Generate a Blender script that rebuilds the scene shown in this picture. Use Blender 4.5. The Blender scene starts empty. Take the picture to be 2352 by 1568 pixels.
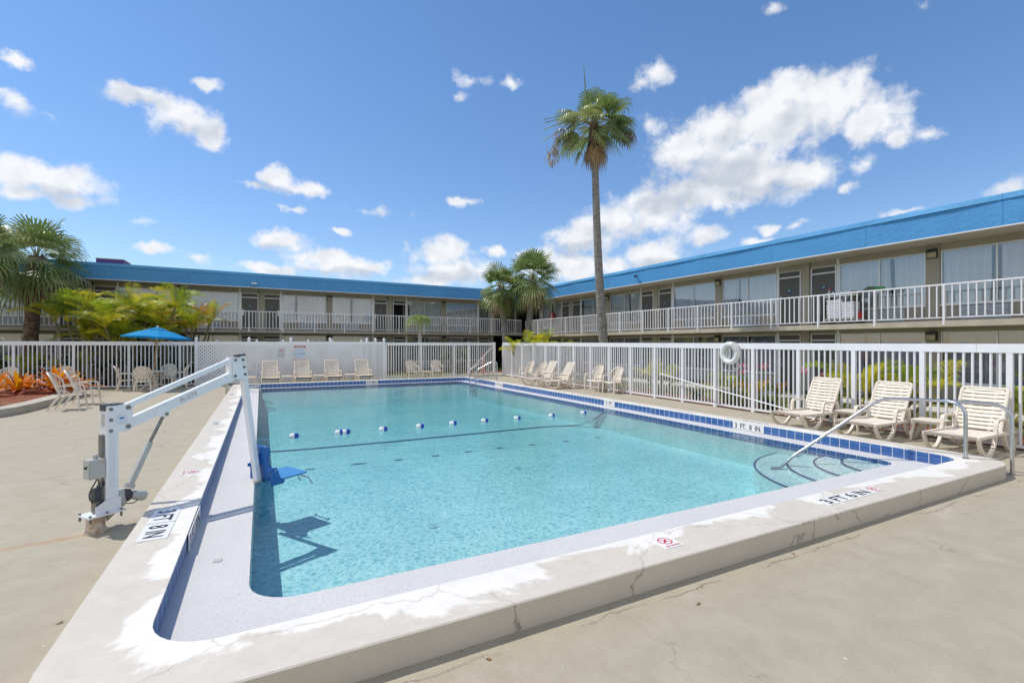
import bpy, math, random
from mathutils import Vector, Matrix
R = math.radians
PI = math.pi
random.seed(7)
scene = bpy.context.scene
col = scene.collection

# ---------------------------------------------------------------- camera
YAW = math.atan(576/1106.)
cam_d = bpy.data.cameras.new('camera')
cam = bpy.data.objects.new('camera', cam_d); col.objects.link(cam)
cam.location = (0, 0, 1.8)
cam.rotation_euler = (PI/2, 0, -YAW)
cam_d.sensor_width = 36; cam_d.lens = 36*1106/2352.
cam_d.shift_y = 6/2352.
cam_d.clip_end = 3000
scene.camera = cam

# ---------------------------------------------------------------- helpers
def T(x=0, y=0, z=0): return Matrix.Translation((x, y, z))
def RZ(a): return Matrix.Rotation(a, 4, 'Z')
def RX(a): return Matrix.Rotation(a, 4, 'X')
def RY(a): return Matrix.Rotation(a, 4, 'Y')
def frame(o, x, y):
    """matrix whose local x,y axes are the given world axes"""
    x = Vector(x).normalized(); y = Vector(y).normalized(); z = x.cross(y)
    m = Matrix((x, y, z)).transposed().to_4x4(); m.translation = Vector(o); return m

class MB:
    def __init__(s): s.v = []; s.f = []; s.m = []; s.uv = {}; s.at = None
    def add(s, vs, fs, mi=0, M=None):
        b = len(s.v)
        if M is not None: vs = [M @ Vector(p) for p in vs]
        s.v.extend([tuple(p) for p in vs])
        for f in fs: s.f.append(tuple(b+i for i in f)); s.m.append(mi)
    def box(s, x0, x1, y0, y1, z0, z1, mi=0, M=None):
        vs = [(x0,y0,z0),(x1,y0,z0),(x1,y1,z0),(x0,y1,z0),(x0,y0,z1),(x1,y0,z1),(x1,y1,z1),(x0,y1,z1)]
        s.add(vs, [(0,3,2,1),(4,5,6,7),(0,1,5,4),(1,2,6,5),(2,3,7,6),(3,0,4,7)], mi, M)
    def beam(s, a, b, w, h, mi=0, up=(0,0,1), M=None, w2=None, h2=None):
        a = Vector(a); b = Vector(b); d = (b-a).normalized(); up = Vector(up)
        sd = d.cross(up)
        if sd.length < 1e-5: sd = d.cross(Vector((1,0,0)))
        sd.normalize(); u = sd.cross(d); w2 = w if w2 is None else w2; h2 = h if h2 is None else h2
        vs = []
        for p, ww, hh in ((a,w,h),(b,w2,h2)):
            for i, j in ((-1,-1),(1,-1),(1,1),(-1,1)): vs.append(p+sd*ww/2*i+u*hh/2*j)
        s.add(vs, [(0,1,2,3),(7,6,5,4),(0,4,5,1),(1,5,6,2),(2,6,7,3),(3,7,4,0)], mi, M)
    def tube(s, path, r, n=8, mi=0, cap=True, M=None, flat=1.0):
        P = [Vector(p) for p in path]; k = len(P)
        rs = r if isinstance(r, (list, tuple)) else [r]*k
        vs = []; prev = None
        for i, p in enumerate(P):
            d = (P[min(i+1,k-1)]-P[max(i-1,0)])
            if d.length < 1e-9: d = Vector((0,0,1))
            d.normalize()
            if prev is None:
                a = Vector((0,0,1)) if abs(d.z) < .9 else Vector((1,0,0))
                sd = d.cross(a).normalized()
            else:
                sd = (prev - d*prev.dot(d))
                sd = sd.normalized() if sd.length > 1e-6 else d.orthogonal().normalized()
            prev = sd; u = sd.cross(d)
            for j in range(n):
                t = 2*PI*j/n; vs.append(p+sd*math.cos(t)*rs[i]+u*math.sin(t)*rs[i]*flat)
        fs = []
        for i in range(k-1):
            for j in range(n):
                j2 = (j+1) % n; fs.append((i*n+j, i*n+j2, (i+1)*n+j2, (i+1)*n+j))
        if cap: fs.append(tuple(range(n-1,-1,-1))); fs.append(tuple((k-1)*n+j for j in range(n)))
        s.add(vs, fs, mi, M)
    def prism(s, poly, z0, z1, mi=0, M=None):
        """polygon in local xy extruded z0..z1 (counter-clockwise)"""
        n = len(poly)
        vs = [(x,y,z0) for x,y in poly]+[(x,y,z1) for x,y in poly]
        fs = [tuple(range(n-1,-1,-1)), tuple(range(n,2*n))]
        for i in range(n):
            j = (i+1) % n; fs.append((i,j,n+j,n+i))
        s.add(vs, fs, mi, M)
    def lathe(s, prof, n=24, mi=0, M=None, sx=1, sy=1):
        vs = []; k = len(prof)
        for r, z in prof:
            for j in range(n):
                t = 2*PI*j/n; vs.append((r*math.cos(t)*sx, r*math.sin(t)*sy, z))
        fs = []
        for i in range(k-1):
            for j in range(n):
                j2 = (j+1) % n; fs.append((i*n+j, i*n+j2, (i+1)*n+j2, (i+1)*n+j))
        s.add(vs, fs, mi, M)
    def quad(s, a, b, c, d, mi=0): s.add([a,b,c,d], [(0,1,2,3)], mi)
    def text(s, body, M, size=.1, mi=0, depth=0.0, align='CENTER', sx=1.0, fit=None):
        vs, fs, w, hh = glyphs(body, align)
        kx = size*sx if fit is None else fit/w
        s.add([(x*kx, y*size/hh, 0) for x,y,z in vs], fs, mi, M)
    def build(s, name, mats, parent=None, smooth=None, bevel=None):
        me = bpy.data.meshes.new(name); me.from_pydata(s.v, [], s.f)
        if not isinstance(mats, (list, tuple)): mats = [mats]
        for m in mats: me.materials.append(m)
        if len(mats) > 1: me.polygons.foreach_set('material_index', s.m)
        if smooth is not None:
            me.polygons.foreach_set('use_smooth', [True]*len(s.f))
            if smooth < 180: me.set_sharp_from_angle(angle=R(smooth))
        me.update()
        o = bpy.data.objects.new(name, me); col.objects.link(o)
        if parent is not None: o.parent = parent
        if bevel:
            b = o.modifiers.new('bevel', 'BEVEL'); b.width = bevel; b.segments = 2; b.limit_method = 'ANGLE'; b.angle_limit = R(40)
        return o

_gl = {}
def glyphs(body, align='CENTER'):
    k = (body, align)
    if k in _gl: return _gl[k]
    c = bpy.data.curves.new('t', 'FONT'); c.body = body; c.size = 1.4; c.align_x = align; c.align_y = 'CENTER'
    c.resolution_u = 3; c.offset = .028
    o = bpy.data.objects.new('t', c); col.objects.link(o)
    dg = bpy.context.evaluated_depsgraph_get(); oe = o.evaluated_get(dg); me = oe.to_mesh()
    vs = [tuple(v.co) for v in me.vertices]; fs = [tuple(p.vertices) for p in me.polygons]
    oe.to_mesh_clear(); bpy.data.objects.remove(o); bpy.data.curves.remove(c)
    x0 = min(v[0] for v in vs); x1 = max(v[0] for v in vs); y0 = min(v[1] for v in vs); y1 = max(v[1] for v in vs)
    vs = [(x-(x0+x1)/2, y-(y0+y1)/2, z) for x,y,z in vs]
    _gl[k] = (vs, fs, x1-x0, y1-y0); return _gl[k]

def tag(o, label=None, cat=None, group=None, kind=None):
    if label: o['label'] = label
    if cat: o['category'] = cat
    if group: o['group'] = group
    if kind: o['kind'] = kind
    return o
def thing(name, label, cat, loc=(0,0,0), rz=0, group=None):
    o = bpy.data.objects.new(name, None); col.objects.link(o); o.location = loc; o.rotation_euler = (0,0,rz)
    o.empty_display_size = .2
    return tag(o, label, cat, group)
KIDS = {}
def kids(o): return [c for c in bpy.data.objects if c.parent == o]
def dup(root, loc, rz=0, label=None, group=None, sc=None):
    tree = [root]; ks = kids(root)
    r = root.copy(); col.objects.link(r); r.location = loc; r.rotation_euler = (0,0,rz)
    if label: r['label'] = label
    if group: r['group'] = group
    if sc: r.scale = (sc,)*3 if not isinstance(sc, tuple) else sc
    for ch in ks:
        c = ch.copy(); col.objects.link(c); c.parent = r
        for g in kids(ch):
            d = g.copy(); col.objects.link(d); d.parent = c
    return r
def dup_part(o, parent, loc):
    c = o.copy(); col.objects.link(c); c.parent = parent; c.location = loc
    for g in kids(o):
        d = g.copy(); col.objects.link(d); d.parent = c
    return c

# ---------------------------------------------------------------- materials
def newmat(name):
    m = bpy.data.materials.new(name); m.use_nodes = True; nt = m.node_tree
    b = nt.nodes['Principled BSDF']; return m, nt, b
def N(nt, t, **kw):
    n = nt.nodes.new(t)
    for k, v in kw.items():
        if k.startswith('_'): setattr(n, k[1:], v)
    return n
def L(nt, a, b): nt.links.new(a, b)
def setin(n, **kw):
    for k, v in kw.items(): n.inputs[k.replace('_',' ')].default_value = v
def c4(c): return (c[0], c[1], c[2], 1)
def noise(nt, scale, detail=4, rough=.55, vec=None, dist=0):
    n = nt.nodes.new('ShaderNodeTexNoise'); n.inputs['Scale'].default_value = scale; n.inputs['Detail'].default_value = detail
    n.inputs['Roughness'].default_value = rough; n.inputs['Distortion'].default_value = dist
    if vec is not None: L(nt, vec, n.inputs['Vector'])
    return n
def ramp(nt, fac, p0, p1, c0=(0,0,0), c1=(1,1,1)):
    r = nt.nodes.new('ShaderNodeValToRGB'); e = r.color_ramp.elements
    e[0].position = p0; e[1].position = p1; e[0].color = c4(c0); e[1].color = c4(c1)
    L(nt, fac, r.inputs['Fac']); return r
def mixc(nt, fac, a, b, mode='MIX'):
    m = nt.nodes.new('ShaderNodeMix'); m.data_type = 'RGBA'; m.blend_type = mode
    if isinstance(fac, (int, float)): m.inputs[0].default_value = fac
    else: L(nt, fac, m.inputs[0])
    for i, v in ((6, a), (7, b)):
        if isinstance(v, tuple): m.inputs[i].default_value = c4(v)
        else: L(nt, v, m.inputs[i])
    return m.outputs[2]
def math_(nt, op, a, b=None, c=None, clamp=False):
    m = nt.nodes.new('ShaderNodeMath'); m.operation = op; m.use_clamp = clamp
    for i, v in enumerate((a, b, c)):
        if v is None: continue
        if isinstance(v, (int, float)): m.inputs[i].default_value = v
        else: L(nt, v, m.inputs[i])
    return m.outputs[0]
def bump(nt, b, h, strength=.3, dist=.01):
    n = nt.nodes.new('ShaderNodeBump'); n.inputs['Strength'].default_value = strength; n.inputs['Distance'].default_value = dist
    L(nt, h, n.inputs['Height']); L(nt, n.outputs[0], b.inputs['Normal']); return n
def wpos(nt):
    g = nt.nodes.new('ShaderNodeNewGeometry'); return g.outputs['Position']
def opos(nt):
    g = nt.nodes.new('ShaderNodeTexCoord'); return g.outputs['Object']
def simple(name, c, rough=.5, metal=0, var=.12, scale=6, bmp=0, bscale=80, spec=.5, c2=None, world=False):
    m, nt, b = newmat(name)
    b.inputs['Roughness'].default_value = rough; b.inputs['Metallic'].default_value = metal
    b.inputs['Specular IOR Level'].default_value = spec
    v = wpos(nt) if world else opos(nt)
    n = noise(nt, scale, 5, .6, v)
    lo = c2 if c2 else tuple(x*(1-var) for x in c); hi = c if c2 else tuple(min(1, x*(1+var*.6)) for x in c)
    r = ramp(nt, n.outputs['Fac'], .35, .65, lo, hi)
    L(nt, r.outputs[0], b.inputs['Base Color'])
    if bmp:
        n2 = noise(nt, bscale, 3, .6, v); bump(nt, b, n2.outputs['Fac'], bmp, .004)
    return m

M = {}
M['plastic'] = simple('cream_resin', (.76,.68,.57), .42, var=.05, scale=3)
M['plastic_grey'] = simple('weathered_resin', (.50,.47,.44), .6, var=.1, scale=5)
M['white_paint'] = simple('white_vinyl', (.82,.82,.84), .45, var=.04, scale=2)
M['rail_paint'] = simple('white_rail_paint', (.82,.82,.84), .45, var=.05, scale=3)
M['white_metal'] = simple('white_powder_coat', (.82,.84,.87), .32, var=.04, scale=4)
M['steel'] = simple('brushed_steel', (.55,.55,.56), .22, 1, var=.12, scale=9)
M['darksteel'] = simple('dull_steel', (.23,.22,.20), .4, .8, var=.2, scale=30)
M['rusty'] = simple('rusty_paint', (.70,.64,.53), .7, c2=(.36,.22,.12), scale=22)
M['grey_plastic'] = simple('grey_plastic', (.46,.47,.44), .5, var=.06)
M['black_plastic'] = simple('black_plastic', (.045,.05,.06), .5, var=.2)
M['seat_blue'] = simple('blue_seat_plastic', (.015,.13,.42), .38, var=.06, scale=4)
M['seat_blue_slats'] = simple('blue_seat_deck', (.07,.30,.62), .45, var=.06, scale=4)
M['umbrella'] = simple('blue_canvas', (.0,.25,.66), .75, var=.06, scale=3)

M['wood'] = simple('orange_wood', (.50,.22,.06), .5, var=.2, scale=12)
M['tan_wall'] = simple('tan_stucco', (.38,.345,.28), .85, var=.06, scale=2, bmp=.2, bscale=60)
M['tan_light'] = simple('tan_trim', (.42,.38,.305), .8, var=.06, scale=2, bmp=.15)
M['soffit'] = simple('soffit_board', (.62,.57,.49), .85, var=.04, scale=1)
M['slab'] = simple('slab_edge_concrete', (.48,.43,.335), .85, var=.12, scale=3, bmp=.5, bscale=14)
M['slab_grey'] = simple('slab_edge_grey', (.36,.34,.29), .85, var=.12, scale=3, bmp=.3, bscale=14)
M['door'] = simple('door_paint', (.115,.108,.094), .5, var=.05, scale=3)
M['frame'] = simple('window_frame', (.82,.82,.82), .4, .2, var=.05)
M['panel'] = simple('panel_board', (.36,.32,.265), .8, var=.06)
M['louver'] = simple('louver_metal', (.62,.68,.76), .45, .1, var=.05)
M['dark'] = simple('recess_shade', (.010,.010,.012), .9, var=.2)  # near-black colour stands for shade in open doorway, passage and louvers
M['room'] = simple('room_interior', (.03,.033,.04), .9, var=.3, scale=1.5)  # near-black colour stands for the unlit room behind the curtains
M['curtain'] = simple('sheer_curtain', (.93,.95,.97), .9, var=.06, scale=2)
M['curtain_dark'] = simple('ground_curtain', (.32,.36,.46), .9, var=.1, scale=2)  # bluish dark colour stands in for reflections in the lower windows
M['plaque'] = simple('blue_plaque', (.01,.04,.16), .4)
M['ink'] = simple('black_ink', (.015,.017,.022), .5)
M['red_ink'] = simple('red_ink', (.60,.03,.05), .5, var=.05)
M['blue_ink'] = simple('blue_ink', (.03,.22,.55), .5, var=.05)
M['pale_blue_ink'] = simple('pale_blue_ink', (.35,.52,.75), .5)
M['tile_white'] = simple('white_tile', (.80,.79,.77), .25, var=.03, scale=20)
M['sign_white'] = simple('sign_white', (.72,.76,.80), .4, var=.03)
M['lamp_black'] = simple('lamp_black', (.02,.02,.018), .4)
M['lamp_glass'] = simple('lamp_amber', (.45,.40,.24), .4)
M['towel'] = simple('white_towel', (.72,.73,.80), .95, var=.1, scale=20, bmp=.5, bscale=60)
M['red'] = simple('red_plastic', (.55,.04,.03), .4)
M['green'] = simple('green_plastic', (.03,.30,.06), .4)
M['purple'] = simple('purple_paint', (.035,.022,.17), .6)
M['rope_blue'] = simple('blue_rope', (.03,.08,.36), .6)
M['rope_pale'] = simple('pale_blue_rope', (.20,.50,.62), .6)
M['ring_white'] = simple('ring_foam', (.74,.74,.72), .6, var=.06, bmp=.2)
M['float_white'] = simple('float_white', (.82,.82,.82), .3, var=.02)
M['float_blue'] = simple('float_blue', (.01,.06,.42), .3, var=.02)
M['trunk'] = simple('palm_trunk_grey', (.30,.27,.25), .9, c2=(.13,.115,.10), scale=9, bmp=.8, bscale=18)
M['trunk_brown'] = simple('palm_trunk_brown', (.24,.16,.115), .95, c2=(.07,.045,.032), scale=8, bmp=.9, bscale=20)
M['stem'] = simple('ringed_stem', (.26,.20,.09), .7, c2=(.09,.08,.035), scale=14)
M['orange_post'] = simple('orange_post', (.52,.08,.02), .6)

def blue_paint(name, c):
    m, nt, b = newmat(name); b.inputs['Roughness'].default_value = .6
    v = wpos(nt)
    n = noise(nt, .7, 6, .65, v); r = ramp(nt, n.outputs['Fac'], .3, .7, tuple(x*.9 for x in c), tuple(x*1.08 for x in c))
    L(nt, r.outputs[0], b.inputs['Base Color'])
    n2 = noise(nt, 10, 6, .65, v); bump(nt, b, n2.outputs['Fac'], .9, .02)
    return m
M['fascia'] = blue_paint('blue_fascia_paint', (.07,.295,.61))
M['cap'] = blue_paint('blue_cap_metal', (.095,.36,.68))
M['seam'] = simple('fascia_seam', (.045,.20,.43), .7)

def leafmat(name, c, tr=.45, var=.35):
    m, nt, b = newmat(name)
    v = wpos(nt); n = noise(nt, 3.5, 3, .6, v)
    r = ramp(nt, n.outputs['Fac'], .35, .65, tuple(x*(1-var) for x in c), tuple(x*(1+var*.5) for x in c))
    L(nt, r.outputs[0], b.inputs['Base Color']); b.inputs['Roughness'].default_value = .38
    b.inputs['Specular IOR Level'].default_value = .5
    t = nt.nodes.new('ShaderNodeBsdfTranslucent'); L(nt, r.outputs[0], t.inputs['Color'])
    ms = nt.nodes.new('ShaderNodeMixShader'); ms.inputs[0].default_value = tr
    L(nt, b.outputs[0], ms.inputs[1]); L(nt, t.outputs[0], ms.inputs[2])
    L(nt, ms.outputs[0], nt.nodes['Material Output'].inputs['Surface'])
    return m
M['umbrella'] = leafmat('blue_canvas', (.0,.36,.78), .4, .06)
M['umbrella'].node_tree.nodes['Principled BSDF'].inputs['Roughness'].default_value = .8
M['palm_g'] = leafmat('sabal_green', (.20,.28,.08), .3)
M['palm_g2'] = leafmat('sabal_olive', (.42,.46,.19), .3)
M['palm_d'] = leafmat('dead_frond', (.46,.31,.18), .2)
M['palm_p'] = leafmat('pale_frond', (.50,.36,.17), .3)
M['areca_y'] = leafmat('areca_yellow', (.72,.66,.04), .5)
M['areca_g'] = leafmat('areca_lime', (.42,.54,.035), .5)
M['areca_d'] = leafmat('areca_deep', (.14,.21,.03), .35)
M['areca_o'] = leafmat('areca_orange', (.60,.32,.03), .4)
M['brom_o'] = leafmat('bromeliad_orange', (.80,.26,.01), .35, .25)
M['brom_y'] = leafmat('bromeliad_yellow', (.85,.42,.01), .35, .2)
M['brom_r'] = leafmat('bromeliad_red', (.42,.07,.01), .25, .3)
M['lily'] = leafmat('lily_green', (.11,.20,.02), .4)
M['pink'] = leafmat('pink_petal', (.70,.08,.20), .3)
M['shrub_d'] = leafmat('hedge_dark', (.035,.055,.018), .25, .5)
M['shrub_g'] = leafmat('shrub_green', (.10,.19,.03), .35, .4)
M['white_fleck'] = leafmat('white_fleck', (.7,.7,.6), .3, .1)
M['queen'] = leafmat('queen_palm_green', (.36,.46,.12), .45)

# deck paint
def deck_mat():
    m, nt, b = newmat('painted_deck'); b.inputs['Roughness'].default_value = .75
    v = wpos(nt)
    n1 = noise(nt, .45, 6, .6, v); n2 = noise(nt, 3.5, 8, .7, v, .4)
    c = mixc(nt, n1.outputs['Fac'], (.385,.335,.24), (.45,.40,.31))
    s = ramp(nt, n2.outputs['Fac'], .36, .62)
    c = mixc(nt, s.outputs[0], (.37,.322,.232), c)
    # pinkish worn spots
    n3 = noise(nt, 1.3, 7, .7, v); s3 = ramp(nt, n3.outputs['Fac'], .58, .74); f3 = math_(nt, 'MULTIPLY', s3.outputs[0], .35)
    c = mixc(nt, f3, c, (.58,.50,.43))
    # fine cracks, only where a broad mask allows
    nd = noise(nt, 2.2, 5, .7, v); vd = nt.nodes.new('ShaderNodeVectorMath'); vd.operation = 'MULTIPLY_ADD'
    L(nt, nd.outputs['Color'], vd.inputs[0]); vd.inputs[1].default_value = (.7,.7,0); L(nt, v, vd.inputs[2])
    vo = nt.nodes.new('ShaderNodeTexVoronoi'); vo.feature = 'DISTANCE_TO_EDGE'; vo.inputs['Scale'].default_value = .42
    L(nt, vd.outputs[0], vo.inputs['Vector'])
    cr = ramp(nt, vo.outputs['Distance'], .0015, .0045, (1,1,1), (0,0,0))
    nm = noise(nt, .8, 3, .5, v); mk = ramp(nt, nm.outputs['Fac'], .5, .6)
    f = math_(nt, 'MULTIPLY', cr.outputs[0], mk.outputs[0]); f = math_(nt, 'MULTIPLY', f, .55)
    c = mixc(nt, f, c, (.12,.105,.09))
    # specks and paint chips
    n4 = noise(nt, 38, 2, .5, v); s4 = ramp(nt, n4.outputs['Fac'], .735, .76); f4 = math_(nt, 'MULTIPLY', s4.outputs[0], .65)
    c = mixc(nt, f4, c, (.15,.12,.09))
    n5 = noise(nt, 17, 2, .5, v); s5 = ramp(nt, n5.outputs['Fac'], .772, .785); c = mixc(nt, s5.outputs[0], c, (.72,.70,.66))
    # rust run beside the lift foot
    sep = nt.nodes.new('ShaderNodeSeparateXYZ'); L(nt, v, sep.inputs[0])
    nk = noise(nt, 1.6, 9, .72, v); kk = noise(nt, 2.6, 3, .5, v)
    dl_ = math_(nt, 'ABSOLUTE', math_(nt, 'SUBTRACT', sep.outputs[1], math_(nt, 'MULTIPLY_ADD', nk.outputs['Fac'], .30, 2.37)))
    ck = ramp(nt, dl_, .003, .010, (1,1,1), (0,0,0)); ckm = ramp(nt, kk.outputs['Fac'], .44, .54); lt = math_(nt, 'LESS_THAN', sep.outputs[1], 2.64)
    c = mixc(nt, math_(nt, 'MULTIPLY', math_(nt, 'MULTIPLY', ck.outputs[0], ckm.outputs[0]), math_(nt, 'MULTIPLY', lt, .75)), c, (.15,.13,.10))
    w1 = noise(nt, 60, 4, .7, v); gr = ramp(nt, w1.outputs['Fac'], .3, .7, (.93,.93,.93), (1.05,1.05,1.05)); c = mixc(nt, 1.0, c, gr.outputs[0], 'MULTIPLY')
    nr = noise(nt, 5, 5, .7, v)
    yy = math_(nt, 'MULTIPLY_ADD', nr.outputs['Fac'], .22, sep.outputs[1])
    xx = math_(nt, 'ADD', sep.outputs[0], 1.47)
    ln = math_(nt, 'MULTIPLY_ADD', xx, .16, 6.0)
    dy = math_(nt, 'ABSOLUTE', math_(nt, 'SUBTRACT', yy, ln))
    wd = math_(nt, 'MULTIPLY_ADD', xx, -.05, .05)
    a = math_(nt, 'SUBTRACT', 1.0, math_(nt, 'DIVIDE', dy, wd), clamp=True)
    e = math_(nt, 'MULTIPLY', math_(nt, 'LESS_THAN', xx, .03), math_(nt, 'MULTIPLY_ADD', xx, .8, 1.0, clamp=True))
    fr = math_(nt, 'MULTIPLY', math_(nt, 'MULTIPLY', a, e), .8, clamp=True)
    c = mixc(nt, fr, c, (.42,.20,.07))
    L(nt, c, b.inputs['Base Color'])
    n6 = noise(nt, 30, 6, .7, v); bump(nt, b, n6.outputs['Fac'], .35, .006)
    return m
M['deck'] = deck_mat()

def coping_mat():
    m, nt, b = newmat('painted_coping'); b.inputs['Roughness'].default_value = .6
    v = wpos(nt); at = nt.nodes.new('ShaderNodeAttribute'); at.attribute_name = 'edge'
    n1 = noise(nt, 1.2, 5, .6, v); c = mixc(nt, n1.outputs['Fac'], (.58,.53,.455), (.66,.61,.53))
    # white patch repair, ragged, hugging the inner edge
    n2 = noise(nt, 1.15, 9, .62, v, .5)
    k = math_(nt, 'SUBTRACT', n2.outputs['Fac'], math_(nt, 'MULTIPLY', at.outputs['Fac'], .34))
    s = ramp(nt, k, .372, .41); c = mixc(nt, s.outputs[0], c, (.80,.77,.71))
    nd = noise(nt, 2.2, 4, .6, v); vd = nt.nodes.new('ShaderNodeVectorMath'); vd.operation = 'MULTIPLY_ADD'
    L(nt, nd.outputs['Color'], vd.inputs[0]); vd.inputs[1].default_value = (.45,.45,.2); L(nt, v, vd.inputs[2])
    vo = nt.nodes.new('ShaderNodeTexVoronoi'); vo.feature = 'DISTANCE_TO_EDGE'; vo.inputs['Scale'].default_value = .55
    L(nt, vd.outputs[0], vo.inputs['Vector'])
    cr = ramp(nt, vo.outputs['Distance'], .0018, .0045, (1,1,1), (0,0,0))
    f = math_(nt, 'MULTIPLY', cr.outputs[0], .36); c = mixc(nt, f, c, (.20,.17,.13))
    n4 = noise(nt, 9, 6, .7, v); s4 = ramp(nt, n4.outputs['Fac'], .3, .7, (.9,.9,.9), (1.03,1.02,1.0)); c = mixc(nt, 1.0, c, s4.outputs[0], 'MULTIPLY')
    L(nt, c, b.inputs['Base Color'])
    n6 = noise(nt, 25, 6, .7, v); bump(nt, b, n6.outputs['Fac'], .25, .006)
    return m
M['coping'] = coping_mat()

def curbside_mat():
    m, nt, b = newmat('curb_side_paint'); b.inputs['Roughness'].default_value = .7
    v = wpos(nt); n1 = noise(nt, 2, 6, .6, v); c = mixc(nt, n1.outputs['Fac'], (.50,.44,.36), (.60,.54,.45))
    nd = noise(nt, 2.2, 4, .6, v); vd = nt.nodes.new('ShaderNodeVectorMath'); vd.operation = 'MULTIPLY_ADD'
    L(nt, nd.outputs['Color'], vd.inputs[0]); vd.inputs[1].default_value = (.45,.45,.2); L(nt, v, vd.inputs[2])
    vo = nt.nodes.new('ShaderNodeTexVoronoi'); vo.feature = 'DISTANCE_TO_EDGE'; vo.inputs['Scale'].default_value = .55
    L(nt, vd.outputs[0], vo.inputs['Vector'])
    cr = ramp(nt, vo.outputs['Distance'], .0018, .005, (1,1,1), (0,0,0)); f = math_(nt, 'MULTIPLY', cr.outputs[0], .7)
    c = mixc(nt, f, c, (.16,.13,.10))
    L(nt, c, b.inputs['Base Color']); n6 = noise(nt, 25, 5, .7, v); bump(nt, b, n6.outputs['Fac'], .3, .006)
    return m
M['curbside'] = curbside_mat()

def gutter_mat():
    m, nt, b = newmat('gutter_plaster'); b.inputs['Roughness'].default_value = .7
    v = wpos(nt); n1 = noise(nt, 1.6, 5, .6, v); c = mixc(nt, n1.outputs['Fac'], (.56,.55,.535), (.65,.64,.62))
    n2 = noise(nt, 90, 3, .7, v); s = ramp(nt, n2.outputs['Fac'], .32, .46, (.62,.64,.70), (1,1,1)); c = mixc(nt, 1.0, c, s.outputs[0], 'MULTIPLY')
    L(nt, c, b.inputs['Base Color']); bump(nt, b, n2.outputs['Fac'], .45, .006); return m
M['gutter'] = gutter_mat()

def tile_mat():
    m, nt, b = newmat('blue_glazed_tile'); b.inputs['Roughness'].default_value = .12
    uv = nt.nodes.new('ShaderNodeUVMap')
    br = nt.nodes.new('ShaderNodeTexBrick'); br.offset = 0; br.squash = 1
    setin(br, Scale=1.0, Mortar_Size=.0045, Mortar_Smooth=.1, Bias=0, Brick_Width=.157, Row_Height=.2)
    L(nt, uv.outputs[0], br.inputs['Vector'])
    v = wpos(nt); mp = nt.nodes.new('ShaderNodeMapping'); mp.inputs['Scale'].default_value = (2, 2, 14); L(nt, v, mp.inputs[0])
    n = noise(nt, 1.2, 5, .6, mp.outputs[0], .6); s = ramp(nt, n.outputs['Fac'], .35, .68, (.03,.095,.29), (.075,.175,.42))
    L(nt, s.outputs[0], br.inputs['Color1']); L(nt, s.outputs[0], br.inputs['Color2']); br.inputs['Mortar'].default_value = (.66,.66,.68,1)
    L(nt, br.outputs['Color'], b.inputs['Base Color'])
    rr = ramp(nt, br.outputs['Fac'], 0, 1, (.12,)*3, (.8,)*3); L(nt, rr.outputs[0], b.inputs['Roughness'])
    bump(nt, b, br.outputs['Fac'], -.4, .003); return m
M['tile'] = tile_mat()
M['lip'] = simple('lip_tile', (.02,.06,.25), .2, var=.2, scale=12)
M['step_tile'] = simple('step_edge_tile', (.006,.03,.24), .3, var=.5, scale=16)

def plaster_mat():
    m, nt, b = newmat('pool_plaster'); b.inputs['Roughness'].default_value = .8
    v = wpos(nt); n1 = noise(nt, .9, 5, .6, v); c = mixc(nt, n1.outputs['Fac'], (.80,.90,.89), (.88,.95,.94))
    n2 = noise(nt, 5, 6, .7, v); s = ramp(nt, n2.outputs['Fac'], .25, .5, (.9,.92,.92), (1,1,1)); c = mixc(nt, 1.0, c, s.outputs[0], 'MULTIPLY')
    L(nt, c, b.inputs['Base Color']); return m
M['plaster'] = plaster_mat()

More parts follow.
